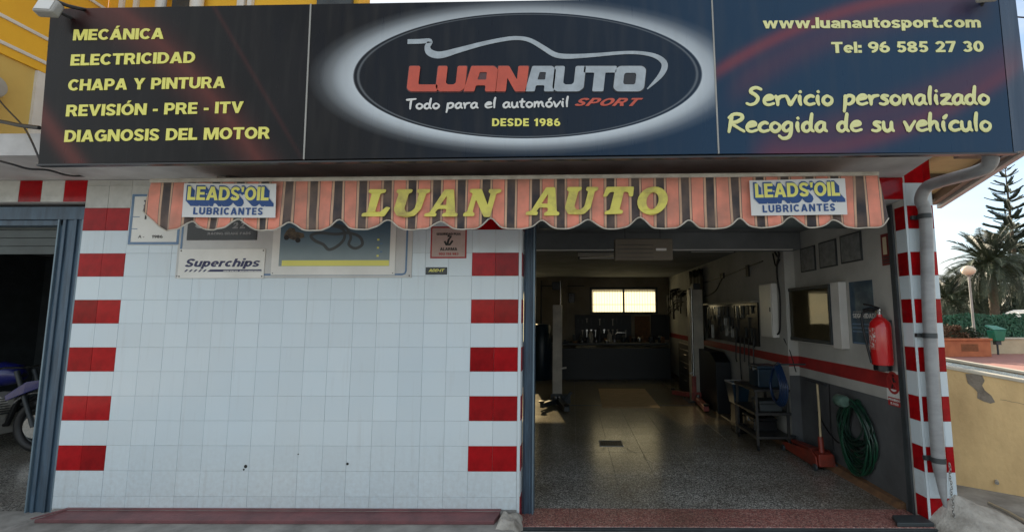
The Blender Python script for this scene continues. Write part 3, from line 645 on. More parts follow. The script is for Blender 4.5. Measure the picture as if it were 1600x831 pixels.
obj('facade_filler', MB().box(2.31,0.145,0,3.80,0.3,2.65), mt['wallw'], B)
# pipe boxing seen at the far left of the back wall
obj('wall_pier', MB().box(3.95,8.9,0.0,4.12,8.999,2.687), mt['wallback'], B)
obj('wall_pipe', MB().cyl((3.38,8.94,0.8),(3.38,8.94,2.6),0.02,8).cyl((3.38,8.94,2.45),(4.6,8.94,2.45),0.012,8), mt['steel_dark'], B, smooth=True)
# back window
w = obj('window', MB().box(WX0-.06,8.955,WZ0-.06,WX1+.06,8.998,WZ0).box(WX0-.06,8.955,WZ1,WX1+.06,8.998,WZ1+.06).box(WX0-.06,8.955,WZ0,WX0,8.998,WZ1).box(WX1,8.955,WZ0,WX1+.06,8.998,WZ1).box((WX0+WX1)/2-.025,8.96,WZ0,(WX0+WX1)/2+.025,9.04,WZ1), mt['steel_dark'], B)
for a, b in ((WX0, (WX0+WX1)/2-.026), ((WX0+WX1)/2+.026, WX1)):
    obj('pane', MB().quad((a,9.02,WZ0),(b,9.02,WZ0),(b,9.02,WZ1),(a,9.02,WZ1)), mt['pane'], w)
    bars = MB(); k = 0; xx = a+.05
    while xx < b-.03: bars.box(xx-.003,8.985,WZ0,xx+.003,8.992,WZ1); xx += 0.075
    bars.box(a,8.983,WZ0+.20,b,8.985,WZ0+.212)
    obj('bars', bars, mt['pole'], w)
w = obj('window', MB().box(2.32,8.955,.84,3.22,8.998,.9).box(2.32,8.955,2.3,3.22,8.998,2.36).box(2.32,8.955,.9,2.38,8.998,2.3).box(3.16,8.955,.9,3.22,8.998,2.3), mt['steel_dark'], B)  # unseen second window, added so the sun throws a warm patch on the floor
obj('pane', MB().quad((2.38,9.02,.9),(3.16,9.02,.9),(3.16,9.02,2.3),(2.38,9.02,2.3)), mt['added_pane'], w)
# steel door frames
def jamb(name, x0, x1, y0, y1, z1, ed):
    m = MB().box(x0,y0,0.01,x1,y1,z1)
    o = obj(name, m, mt['steel'], B, bevel=0.004)
    w = x1-x0
    obj('channel_lip', MB().box(x0+w*.18,y0-.014,0.012,x0+w*.30,y0-.0005,z1-.01).box(x0+w*.60,y0-.014,0.012,x0+w*.72,y0-.0005,z1-.01), mt['steel'], B, bevel=0.003)
    obj('worn_edge', MB().box(ed,y0-.018,0.012,ed+.014,y0+.001,z1-.01), mt['steel_edge'], B, bevel=0.003)
    return o
jamb('door_jamb', 3.832, 3.93, 0.136, 0.24, 2.65, 3.915)
jamb('door_jamb', -0.285, -0.055, 0.07, 0.16, 2.625, -0.285)
obj('worn_edge', MB().box(-0.07,0.052,0.012,-0.056,0.07,2.62), mt['steel_edge'], B)
obj('door_lintel', MB().box(-5,0.05,2.51,-0.05,0.16,2.625).box(-5,0.07,2.46,-0.25,0.16,2.508), mt['steel'], B, bevel=0.004)
sh = MB()
for k in range(4): sh.box(-5,0.152+0.004*(k%2),2.215+k*0.075,-0.25,0.175,2.215+k*0.075+0.072)
obj('shutter', sh, mt['shutter'], B, bevel=0.003)
obj('side_channel', MB().box(7.088,0.132,0.02,7.106,0.142,2.64).box(7.088,0.142,0.02,7.094,0.188,2.64).box(7.088,0.188,0.02,7.106,0.196,2.64), mt['steel_dark'], B, bevel=0.003)
rb = MB()
for k in range(3): rb.cyl((3.95,0.34,2.56),(7.08,0.34,2.56),0.095-k*0.001,20)
obj('shutter_roll', rb, mt['shutter'], B, smooth=True)
obj('threshold_strip', MB().box(3.83,-0.115,-0.015,7.10,-0.0905,0.012), mt['steel_dark'], B, bevel=0.002)
obj('floor_hinge_box', MB().prism([(6.80,-0.085),(7.09,-0.085),(7.09,0.06),(6.86,0.06)], 0.0195, 0.05), mt['steel_dark'], B, bevel=0.004)
# sill under the tiles
obj('window_sill', MB().add([(0.156,-0.0005,0.100),(3.68,-0.0005,0.100),(3.645,-0.14,0.078),(0.03,-0.14,0.078),(0.156,-0.0005,0.05),(3.68,-0.0005,0.05),(3.645,-0.14,0.05),(0.03,-0.14,0.05)],[(0,1,2,3),(7,6,5,4),(3,2,6,7),(1,5,6,2),(0,4,7,3),(0,4,5,1)]), mt['sill'], B, bevel=0.003)
obj('sill_upstand', MB().box(0.156,-0.022,0.1015,3.68,-0.001,0.113).add([(0.156,-.001,0.101),(0.156,-.022,0.101),(0.02,-0.145,0.080),(-0.0,-0.145,0.080),(0.135,-.001,0.101),(0.156,-.001,0.113),(0.156,-.022,0.113),(0.02,-.145,0.089),(-0.0,-.145,0.089),(0.135,-.001,.113)],[(0,1,2,3,4),(9,8,7,6,5),(2,7,8,3),(1,6,7,2),(3,8,9,4)]), mt['sill'], B, bevel=0.002)
# ---------------------------------------------------------------- upper yellow house
U = thing('yellow_house', (-2,1,3.1), 'ochre yellow house upper floors with white striped balcony rising behind the sign', 'building')
obj('lower_wall', MB().box(-6,-0.35,3.16,-1.22,1.3,4.158), mt['yellow2'], U)
obj('white_corner', MB().box(-1.30,0.50,3.2,-1.19,0.62,4.15), mt['whitepaint'], U)
bal = obj('balcony_wall', MB().box(-6,-1.2,4.16,-1.2,1.098,8.0), mt['yellow'], U)
for z in (4.245, 4.50, 4.86, 5.2): obj('white_band', MB().box(-5.9,-1.22,z,-1.185,1.096,z+0.035), mt['whitepaint'], bal, bevel=0.004)
uw = obj('upper_wall', MB().box(-1.2,1.1,3.16,1.75,1.4,8.5), mt['yellow'], U)
for (a, b) in ((-1.05,-1.0),(-0.88,-0.83),(-0.62,-0.56)): obj('white_band', MB().box(a,1.07,3.2,b,1.098,8.5), mt['whitepaint'], uw)
obj('drain_pipe', MB().cyl((-0.70+0.22,1.0,3.2),(-0.70+0.22,1.0,8.0),0.05,12), mt['whitepaint'], U, smooth=True)
obj('dark_shutter', MB().box(-0.40,1.05,4.9,-0.20,1.099,6.6), mt['steel_dark'], U)
obj('drain_pipe', MB().cyl((-0.08,1.02,3.2),(-0.08,1.02,8.0),0.065,12), mt['whitepaint'], U, smooth=True)
obj('window_frame', MB().box(0.36,1.05,5.0,0.44,1.098,6.6).box(0.48,1.05,5.0,0.53,1.098,6.6), mt['whitepaint'], U)
obj('dark_shutter', MB().box(1.30,1.04,4.9,1.70,1.099,6.6), mt['steel_dark'], U)
obj('side_wing', MB().box(1.76,2.2,3.16,7.3,2.6,4.9), mt['yellow2'], U)
obj('red_gutter', MB().box(1.76,2.1,4.9,2.9,2.2,5.6), mt['redprint'], U)
obj('wall_lamp', MB().lathe((-1.19,0.13,3.80),[(0.0,0.0),(0.10,0.0),(0.12,0.03),(0.10,0.07),(0.0,0.08)],18,'X'), mt['pole'], U, smooth=True)
# ---------------------------------------------------------------- fascia sign
SY = -0.92
S = thing('fascia_sign', (3.9,SY,2.7), 'long dark shop sign reading LUANAUTO SPORT above the striped awning', 'shop sign')
def px(*a): return a
cor = [((0.615, -0.920, 3.799), (0.661, -0.920, 2.682)), ((2.445, -0.920, 3.819), (2.462, -0.920, 2.708)), ((5.224, -0.920, 3.848), (5.233, -0.920, 2.736)), ((7.187, -0.920, 3.869), (7.179, -0.920, 2.739))]
def sign_node(kind):
    m = bpy.data.materials.new('sign print '+kind); m.use_nodes = True; n, l = nt(m); b = n['Principled BSDF']
    b.inputs['Roughness'].default_value = 0.32; b.inputs['Specular IOR Level'].default_value = 0.2
    tc = n.new('ShaderNodeTexCoord'); g = n.new('ShaderNodeNewGeometry'); sx = n.new('ShaderNodeSeparateXYZ'); l.new(g.outputs['Position'], sx.inputs[0])
    X, Z = sx.outputs[0], sx.outputs[2]
    nz = n.new('ShaderNodeTexNoise'); nz.inputs['Scale'].default_value = 1.6; nz.inputs['Detail'].default_value = 6; l.new(g.outputs['Position'], nz.inputs[0])
    mr = n.new('ShaderNodeMapRange'); mr.inputs[1].default_value = .35; mr.inputs[2].default_value = .7; l.new(nz.outputs[0], mr.inputs[0])
    c = mixc(n, l, mr.outputs[0], (0.006,0.0055,0.006), (0.012,0.011,0.012))
    # base colour turns from black at the left to navy in the right half
    mb_ = n.new('ShaderNodeMapRange'); mb_.interpolation_type = 'SMOOTHSTEP'; mb_.inputs[1].default_value = 2.6; mb_.inputs[2].default_value = 6.0; l.new(X, mb_.inputs[0])
    c = mixc(n, l, mb_.outputs[0], c, (0.013,0.045,0.095))
    if kind == 'plain':
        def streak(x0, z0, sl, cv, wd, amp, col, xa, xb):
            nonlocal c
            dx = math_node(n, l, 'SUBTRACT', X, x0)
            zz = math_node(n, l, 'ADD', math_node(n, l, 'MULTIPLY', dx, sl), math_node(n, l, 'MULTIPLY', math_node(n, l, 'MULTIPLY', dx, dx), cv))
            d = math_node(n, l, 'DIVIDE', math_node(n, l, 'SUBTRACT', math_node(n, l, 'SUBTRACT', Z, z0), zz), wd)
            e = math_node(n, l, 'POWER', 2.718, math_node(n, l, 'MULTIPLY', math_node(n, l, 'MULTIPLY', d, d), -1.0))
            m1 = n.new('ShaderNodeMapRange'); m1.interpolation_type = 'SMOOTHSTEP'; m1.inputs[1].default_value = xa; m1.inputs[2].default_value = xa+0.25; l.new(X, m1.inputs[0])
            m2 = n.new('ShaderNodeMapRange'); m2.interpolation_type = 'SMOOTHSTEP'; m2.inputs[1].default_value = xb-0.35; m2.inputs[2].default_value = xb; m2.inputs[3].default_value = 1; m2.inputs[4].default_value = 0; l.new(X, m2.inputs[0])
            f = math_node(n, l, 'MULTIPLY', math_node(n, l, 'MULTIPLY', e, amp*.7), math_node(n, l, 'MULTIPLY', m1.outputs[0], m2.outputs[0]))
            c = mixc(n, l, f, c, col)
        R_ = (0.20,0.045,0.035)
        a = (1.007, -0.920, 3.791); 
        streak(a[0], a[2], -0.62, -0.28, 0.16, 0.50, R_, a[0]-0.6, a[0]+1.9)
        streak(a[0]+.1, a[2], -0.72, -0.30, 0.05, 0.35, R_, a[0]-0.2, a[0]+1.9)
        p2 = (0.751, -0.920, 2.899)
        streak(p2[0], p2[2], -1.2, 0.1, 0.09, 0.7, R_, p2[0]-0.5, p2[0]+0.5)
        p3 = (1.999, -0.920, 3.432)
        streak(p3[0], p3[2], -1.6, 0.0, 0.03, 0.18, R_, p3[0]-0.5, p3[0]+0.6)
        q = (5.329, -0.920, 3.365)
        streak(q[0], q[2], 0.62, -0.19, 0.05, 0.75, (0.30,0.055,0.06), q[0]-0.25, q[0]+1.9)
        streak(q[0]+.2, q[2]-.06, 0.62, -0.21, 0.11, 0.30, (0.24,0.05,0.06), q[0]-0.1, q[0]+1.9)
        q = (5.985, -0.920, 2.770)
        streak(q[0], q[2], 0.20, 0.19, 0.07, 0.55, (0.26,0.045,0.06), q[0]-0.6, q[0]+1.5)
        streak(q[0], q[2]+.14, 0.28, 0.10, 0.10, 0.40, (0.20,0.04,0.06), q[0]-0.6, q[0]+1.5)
    else:
        e0 = (3.953, -0.920, 3.296); ex = (5.137, -0.920, 3.289); ez = (3.949, -0.920, 3.744)
        A = ex[0]-e0[0]; Bz = ez[2]-e0[2]
        u = math_node(n, l, 'DIVIDE', math_node(n, l, 'SUBTRACT', X, e0[0]), A); v = math_node(n, l, 'DIVIDE', math_node(n, l, 'SUBTRACT', Z, e0[2]), Bz)
        uu = math_node(n, l, 'MULTIPLY', u, u); vv = math_node(n, l, 'MULTIPLY', v, v); r = math_node(n, l, 'SQRT', math_node(n, l, 'ADD', uu, vv))
        # lower half of the halo is the stronger one
        ramp = n.new('ShaderNodeValToRGB'); el = ramp.color_ramp.elements
        st = [(0.0,(0,0,0)),(0.965,(0,0,0)),(0.975,(.25,.25,.25)),(0.985,(0,0,0)),(1.0,(0.0,0.0,0.0)),(1.005,(.95,.95,.95)),(1.07,(.72,.72,.72)),(1.13,(.34,.34,.34)),(1.20,(.08,.08,.08)),(1.27,(0,0,0))]
        el[0].position = 0; el[0].color = (0,0,0,1); el[1].position = 1; el[1].color = (0,0,0,1)
        while len(el) < len(st): el.new(0.5)
        for i, (p, k) in enumerate(st): el[i].position = p/1.4; el[i].color = k+(1,)
        l.new(math_node(n, l, 'DIVIDE', r, 1.4), ramp.inputs[0])
        mz = n.new('ShaderNodeMapRange'); mz.inputs[1].default_value = -1.2; mz.inputs[2].default_value = 1.2; mz.inputs[3].default_value = 1.0; mz.inputs[4].default_value = 0.62; l.new(v, mz.inputs[0])
        f = math_node(n, l, 'MULTIPLY', ramp.outputs[0], mz.outputs[0])
        ins = math_node(n, l, 'LESS_THAN', r, 1.0)
        c = mixc(n, l, math_node(n, l, 'MULTIPLY', ins, 0.55), c, (0.008,0.011,0.017))
        c = mixc(n, l, f, c, (0.68,0.74,0.79))
    mq = n.new('ShaderNodeMapping'); mq.inputs['Scale'].default_value = (6,6,.7); l.new(g.outputs['Position'], mq.inputs[0]); nq = n.new('ShaderNodeTexNoise'); nq.inputs['Scale'].default_value = 2.2; nq.inputs['Detail'].default_value = 8; l.new(mq.outputs[0], nq.inputs[0])
    mrq = n.new('ShaderNodeMapRange'); mrq.inputs[1].default_value = .3; mrq.inputs[2].default_value = .7; mrq.inputs[3].default_value = .22; mrq.inputs[4].default_value = .5; l.new(nq.outputs[0], mrq.inputs[0]); l.new(mrq.outputs[0], b.inputs['Roughness'])
    nd = n.new('ShaderNodeMapRange'); nd.inputs[1].default_value = .5; nd.inputs[2].default_value = .8; nd.inputs[4].default_value = .10; l.new(nq.outputs[0], nd.inputs[0]); c = mixc(n, l, nd.outputs[0], c, (0.16,0.15,0.14))
    l.new(c, b.inputs['Base Color']); return m
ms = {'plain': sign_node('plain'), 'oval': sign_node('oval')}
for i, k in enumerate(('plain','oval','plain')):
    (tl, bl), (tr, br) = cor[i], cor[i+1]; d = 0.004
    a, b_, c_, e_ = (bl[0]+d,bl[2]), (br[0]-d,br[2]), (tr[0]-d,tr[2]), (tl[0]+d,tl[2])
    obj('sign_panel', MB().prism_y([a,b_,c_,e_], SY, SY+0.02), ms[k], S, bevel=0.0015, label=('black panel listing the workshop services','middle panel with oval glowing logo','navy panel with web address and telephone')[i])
for i in (1, 2):
    t, b_ = cor[i]; obj('panel_joint', MB().prism_y([(b_[0]-.005,b_[2]),(b_[0]+.005,b_[2]),(t[0]+.005,t[2]),(t[0]-.005,t[2])], SY-.004, SY+.006), mt['pole'], S)
t0, b0, t3, b3 = cor[0][0], cor[0][1], cor[3][0], cor[3][1]
obj('sign_box', MB().prism_y([(b0[0]+.003,b0[2]-.0),(b3[0],b3[2]),(t3[0],t3[2]),(t0[0]+.003,t0[2])], SY+.021, SY+0.07), mt['vinyl_black'], S)
obj('bottom_edge', MB().prism_y([(b0[0],b0[2]-.012),(b3[0]+.02,b3[2]-.012),(b3[0]+.02,b3[2]-.0005),(b0[0],b0[2]-.0005)], SY-.006, SY+0.03), mt['vinyl_black'], S)
r0, r1 = (7.363, -0.860, 3.879), (7.370, -0.860, 2.786)
obj('side_return', MB().add([(b3[0]+.001,SY,b3[2]),(t3[0]+.001,SY,t3[2]),(r0[0],-0.86,r0[2]+.05),(r1[0],-0.86,r1[2]),(b3[0]+.001,SY+.14,b3[2]),(t3[0]+.001,SY+.14,t3[2]),(r0[0],-0.78,r0[2]+.05),(r1[0],-0.78,r1[2])],[(0,3,2,1),(4,5,6,7),(0,4,7,3),(1,2,6,5),(3,7,6,2)]), ms['plain'], S)
def T_(s, a, b, cap, m='yelprint', **k): heavy(s, a, b, cap, mt[m], S, **k)
cw = 2.94/710.3
T_('MECÁNICA', (0.805, -0.920, 3.561), (1.436, -0.920, 3.568), 19.3*cw)
T_('ELECTRICIDAD', (0.808, -0.920, 3.377), (1.669, -0.920, 3.393), 19.5*cw)
T_('CHAPA Y PINTURA', (0.811, -0.920, 3.197), (1.891, -0.920, 3.211), 19.5*cw)
T_('REVISIÓN - PRE - ITV', (0.818, -0.920, 3.014), (2.029, -0.920, 3.033), 19.7*cw)
T_('DIAGNOSIS DEL MOTOR', (0.827, -0.920, 2.834), (2.223, -0.920, 2.852), 20*cw)
T_('www.luanautosport.com', (5.566, -0.920, 3.616), (7.044, -0.920, 3.613), 19*cw, 'paleyel', gap=.06)
T_('Tel: 96 585 27 30', (6.023, -0.920, 3.436), (7.048, -0.920, 3.438), 19*cw, 'paleyel', gap=.06)
T_('DESDE 1986', (3.721, -0.920, 2.932), (4.179, -0.920, 2.930), 13*cw, 'yelprint', gap=.14)
T_('SPORT', (4.268, -0.920, 3.071), (4.738, -0.920, 3.068), 13.4*cw, 'orangered', shear=0.55, gap=.12)
handwriting('lettering', 'Servicio personalizado', (5.432, -0.925, 3.069), (7.051, -0.925, 3.070), 15.2*cw, 0.0135, mt['paleyel'], S)
handwriting('lettering', 'Recogida de su vehículo', (5.305, -0.925, 2.884), (7.046, -0.925, 2.886), 15.2*cw, 0.0135, mt['paleyel'], S)
handwriting('lettering', 'Todo para el automóvil', (3.140, -0.925, 3.054), (4.238, -0.925, 3.065), 8.8*cw, 0.0078, mt['whiteprint'], S)
# techno logo letters: outlines in a unit box
LG = {
 'L': [rnd([(0,1),(.36,1),(.36,.27),(1,.27),(1,0),(.12,0),(0,.12)], .07)],
 'U': [rnd([(0,1),(.33,1),(.33,.34),(.40,.27),(.60,.27),(.67,.34),(.67,1),(1,1),(1,.14),(.86,0),(.14,0),(0,.14)], .07)],
 'A': [rnd([(0,0),(.16,1),(.86,1),(1,.86),(1,0),(.66,0),(.66,.24),(.36,.24),(.34,0)], .06), rnd([(.39,.46),(.66,.46),(.66,.76),(.44,.76)], .04)],
 'N': [rnd([(0,0),(0,1),(.36,1),(.66,.46),(.66,1),(1,1),(1,0),(.64,0),(.34,.54),(.34,0)], .05)],
 'T': [rnd([(0,1),(1,1),(1,.74),(.67,.74),(.67,0),(.33,0),(.33,.74),(0,.74)], .05)],
 'O': [rnd([(.12,0),(.88,0),(1,.13),(1,.87),(.88,1),(.12,1),(0,.87),(0,.13)], .1), rnd([(.34,.27),(.66,.27),(.70,.34),(.70,.66),(.66,.73),(.34,.73),(.30,.66),(.30,.34)], .05)],
}
lx = [('L',635,684,'orangered'),('U',680,727,'orangered'),('A',724,776,'orangered'),('N',774,823,'orangered'),('A',820,866,'silver'),('U',862,912,'silver'),('T',908,960,'silver'),('O',957,1006,'silver')]
def PT(x, y, Y=SY):     # sign-face point from the survey grid (two measured rows, linear between)
    o = Vector((4.2588, -3.8591, 1.6831)); gx, gz = ([0.29307167, 0.0044369665, 0.00058904353, -6.6760355e-07, -1.5475874e-09], [3.8683977, -3.3358742e-05, -0.0047970606, 6.7203272e-08, 6.9842199e-07])
    return Vector((gx[0]+gx[1]*x+gx[2]*y+gx[3]*x*y+gx[4]*y*y, Y, gz[0]+gz[1]*x+gz[2]*y+gz[3]*x*y+gz[4]*y*y))
for c, a, b_, m in lx:
    O = PT(a+0.6, 144.0); Uv = PT(b_-0.6, 144.0)-O; Vv = PT(a, 104.5)-PT(a, 144.0)
    shape('logo_letter', LG[c], O-Vector((0,.0045,0)), Uv, Vv+Uv.normalized()*0.02, 0.004, mt[m], S)
    # darker keyline behind
    O2 = PT(a-0.6, 145.4)
    shape('letter_outline', [LG[c][0]], O2-Vector((0,.0015,0)), PT(b_+0.6, 145.4)-O2, PT(a, 103.2)-PT(a, 145.4)+Uv.normalized()*0.02, 0.002, mt['darkline' if m == 'orangered' else 'vinyl_black'], S)
cp = [(637,66),(655,65.6),(672,65.2),(668,74),(672,83),(688,86.8),(718,79),(755,69),(790,62),(812,60.6),(830,64.5),(850,76),(868,86.5),(890,89),(930,86.8),(975,83.2),(1004,84),(1026,89.5),(1038,101),(1032,118),(1011,140)]
cwid = [.018,.018,.018,.020,.026,.026,.020,.016,.015,.015,.016,.018,.019,.018,.014,.012,.013,.017,.022,.018,.004]
cpts = [PT(*q) for q in cp]
cc = catmull([(q.x, q.z, w_) for q, w_ in zip(cpts, cwid)], 5)
obj('car_outline_logo', ribbon_y(MB(), [(q.x, q.y) for q in cc], [q.z*0.95 for q in cc], SY-.004, SY-.001), mt['silver'], S)
# floodlights on top of the sign
def floodlight(loc, label, rz):
    t = thing('floodlight', loc, label, 'floodlight', 'floodlights on top of the sign'); x, y, z = loc
    obj('housing', MB().box(x-.062,y-.03,z-.055,x+.062,y+.03,z+.055), mt['pole'], t, bevel=0.012)
    obj('lens', MB().box(x-.048,y-.034,z-.042,x+.048,y-.0305,z+.042), mt['whiteprint'], t, bevel=0.004)
    obj('bracket', MB().tube([(x+.02,y+.03,z+.02),(x+.05,y+.09,z+.03),(x+.03,y+.18,z-.01)], 0.012, 8), mt['black'], t, smooth=True)
    t.rotation_euler = (math.radians(-18), 0, rz); return t
fl1 = (0.729, -1.020, 3.727); floodlight(tuple(fl1), 'grey square floodlight on the upper left corner of the sign', 0.1)
fl2 = (7.009, -1.020, 3.790); floodlight(tuple(fl2), 'pale floodlight on the top edge at the right end of the sign', -0.1)
# cables at the upper left
def cable(pts, r, label, cat='cable', n=6, mat='black', name='cable', **k):
    return obj(name, MB().tube(catmull(pts, 5), r, n), mt[mat], None, smooth=True, label=label, category=cat) if False else props(obj(name, MB().tube(catmull(pts, 5), r, n), mt[mat], None, smooth=True), label, cat)
cable([(-0.354, -0.600, 3.156), (0.076, -0.700, 3.080), (0.349, -0.800, 3.007), (0.572, -0.860, 2.962)], 0.014, 'thick black cable running from the left edge of the view to the sign')
cable([(-0.735, -0.300, 3.758), (-0.344, -0.400, 3.384), (0.113, -0.600, 3.098), (0.382, -0.750, 2.923), (0.526, -0.800, 2.754)], 0.006, 'thin black cable sagging down beside the left end of the sign')
cable([(0.010, -0.620, 2.809), (0.083, -0.600, 2.790), (0.146, -0.550, 2.772), (0.234, -0.500, 2.778), (0.157, -0.300, 2.800), (0.066, -0.100, 2.856), (0.320, -0.080, 2.884), (0.654, -0.080, 2.883)], 0.008, 'black cable clipped along the soffit under the sign')
cable([(7.639, -0.500, 3.993), (7.736, -0.500, 3.976), (7.982, -0.500, 3.959)], 0.006, 'thin wire crossing the sky at the upper right corner')
cable([(0.750, -1.000, 3.797), (0.805, -0.980, 3.778), (0.861, -0.950, 3.776), (0.849, -0.900, 3.802)], 0.012, 'black cable of the floodlight looping over the sign top')
# ---------------------------------------------------------------- awning
AY = -0.62
bl_, br_ = (1.165, -0.620, 2.651), (6.478, -0.620, 2.685)
AW = thing('awning', ((bl_[0]+br_[0])/2, -0.1, 2.8), 'retracted salmon and black striped awning with scalloped valance reading LUAN AUTO', 'awning')
def stripes():
    m = bpy.data.materials.new('striped canvas'); m.use_nodes = True; n, l = nt(m); b = n['Principled BSDF']; b.inputs['Roughness'].default_value = 0.8
    b.inputs['Sheen Weight'].default_value = 0.2
    g = n.new('ShaderNodeNewGeometry'); sx = n.new('ShaderNodeSeparateXYZ'); l.new(g.outputs['Position'], sx.inputs[0])
    x0 = (3.093, -0.620, 2.517)[0]
    u = math_node(n, l, 'FRACT', math_node(n, l, 'ADD', math_node(n, l, 'DIVIDE', math_node(n, l, 'SUBTRACT', sx.outputs[0], x0), 0.1805), 100.5-0.0))
    r = n.new('ShaderNodeValToRGB'); r.color_ramp.interpolation = 'CONSTANT'; el = r.color_ramp.elements
    sal = (0.88,0.31,0.215,1); drk = (0.045,0.04,0.045,1); crm = (0.70,0.45,0.30,1)
    st = [(0.0,sal),(0.225,drk),(0.245,crm),(0.335,drk),(0.655,crm),(0.73,drk),(0.752,sal)]
    while len(el) < len(st): el.new(0.5)
    for i, (p, c) in enumerate(st): el[i].position = p; el[i].color = c
    l.new(u, r.inputs[0])
    nz = n.new('ShaderNodeTexNoise'); nz.inputs['Scale'].default_value = 5; nz.inputs['Detail'].default_value = 8; l.new(g.outputs['Position'], nz.inputs[0])
    mr = n.new('ShaderNodeMapRange'); mr.inputs[1].default_value = .38; mr.inputs[2].default_value = .72; mr.inputs[3].default_value = 0.0; mr.inputs[4].default_value = 0.7; l.new(nz.outputs[0], mr.inputs[0])
    c = mixc(n, l, mr.outputs[0], r.outputs[0], (0.24,0.16,0.12))
    wv = n.new('ShaderNodeTexNoise'); wv.inputs['Scale'].default_value = 14; mp = n.new('ShaderNodeMapping'); mp.inputs['Scale'].default_value = (1,1,8); l.new(g.outputs['Position'], mp.inputs[0]); l.new(mp.outputs[0], wv.inputs[0])
    bp = n.new('ShaderNodeBump'); bp.inputs['Strength'].default_value = 0.25; bp.inputs['Distance'].default_value = .01; l.new(wv.outputs[0], bp.inputs['Height']); l.new(bp.outputs[0], b.inputs['Normal'])
    l.new(c, b.inputs['Base Color']); return m
mt['canvas'] = stripes()
pk_px = [301,375,455,531,607,689,767,847,919,999,1076,1155,1236,1301]
PK = [1.490, 1.837, 2.213, 2.568, 2.923, 3.306, 3.669, 4.040, 4.374, 4.744, 5.099, 5.463, 5.835, 6.133]
def vripple(x, z):
    t = max(0, (2.65-z)/0.37)
    return (0.012*math.sin(x*17.2+.6*math.sin(x*2.3))+0.007*math.sin(x*39+1)+0.005*math.sin(x*73))*t + 0.016*mnoise.noise((x*4,z*5,0))*t
def vbot(x):
    lo = 2.283+0.012*mnoise.noise((x*2,0,0))+(x-3.4)*0.002; h = 0
    for i, p in enumerate(PK):
        d = (x-p); h = max(h, (0.062+0.010*math.sin(i*2.3))*math.exp(-(d/(0.060+.008*math.sin(i*1.7)))**2)+0.010*math.exp(-(d/0.14)**2))
    e = max(0, 1-(x-bl_[0])/0.16); h = max(h, 0.15*e**1.3)
    e = max(0, 1-(br_[0]-x)/0.07); h = max(h, 0.07*e**2)
    return lo+h
def vtop(x): return bl_[2]+(br_[2]-bl_[2])*(x-bl_[0])/(br_[0]-bl_[0])
NX, NZ = 620, 10; vs = []; fs = []
for i in range(NX+1):
    x = bl_[0]+(br_[0]-bl_[0])*i/NX; zt = vtop(x)-.006; zb = vbot(x)
    for j in range(NZ+1):
        t = j/NZ; z = zt+(zb-zt)*t
        fl_ = (-0.045*t if i < 3 else 0)
        sx_ = x - 0.05*t*max(0, 1-(x-bl_[0])/0.3)**2 + 0.05*t*max(0, 1-(br_[0]-x)/0.3)**2
        vs.append((sx_, AY-0.008+vripple(x, z), z))
for i in range(NX):
    for j in range(NZ): a = i*(NZ+1)+j; fs.append((a,a+NZ+1,a+NZ+2,a+1))
v_ = obj('valance', MB().add(vs, fs), mt['canvas'], AW, smooth=True)
so_ = v_.modifiers.new('thickness', 'SOLIDIFY'); so_.thickness = 0.002
trim = [Vector(vs[i*(NZ+1)+NZ]) for i in range(0, NX+1, 2)]
obj('valance_trim', MB().tube([p+Vector((0,-.001,0)) for p in trim], 0.0052, 6), mt['awnbar'], AW, smooth=True)
obj('front_rail', MB().box(bl_[0]-.01,AY-.03,2.645,br_[0],AY+.02,2.68) if False else MB().add([(bl_[0],AY-.022,bl_[2]-.014),(br_[0],AY-.022,br_[2]-.014),(br_[0],AY-.022,br_[2]+.014),(bl_[0],AY-.022,bl_[2]+.014),(bl_[0],AY+.018,bl_[2]-.014),(br_[0],AY+.018,br_[2]-.014),(br_[0],AY+.018,br_[2]+.014),(bl_[0],AY+.018,bl_[2]+.014)],[(0,1,2,3),(4,7,6,5),(0,4,5,1),(3,2,6,7),(0,3,7,4),(1,5,6,2)]), mt['awnbar'], AW, bevel=0.004)
cv = []; cf = []; n_ = 60
for i in range(n_+1):
    x = bl_[0]+.02+(br_[0]-bl_[0]-.04)*i/n_
    for j in range(7):
        t = j/6; cv.append((x, AY+.01+(0.52)*t, vtop(x)+.012+(2.80-vtop(x))*t-0.02*math.sin(PI*t)))
for i in range(n_):
    for j in range(6): a = i*7+j; cf.append((a,a+7,a+8,a+1))
obj('canopy', MB().add(cv, cf), mt['canvas'], AW, smooth=True)
obj('roller_tube', MB().cyl((bl_[0]+.05,-0.085,2.79),(br_[0]-.05,-0.085,2.79),0.04,16), mt['canvas'], AW, smooth=True)
for x in (bl_[0]+.12, 3.6, br_[0]-.12):
    obj('folding_arm', MB().tube([(x,-.05,2.74),(x+.35*(1 if x < 4 else -1),-.30,2.70),(x+.04,AY+.02,2.66)], 0.018, 8), mt['pole'], AW, smooth=True)
    obj('bracket', MB().box(x-.04,-.13,2.73,x+.04,-.002,2.845), mt['pole'], AW, bevel=0.006)
def wv(p): return Vector((p.x, p.y+vripple(p.x, p.z), p.z))
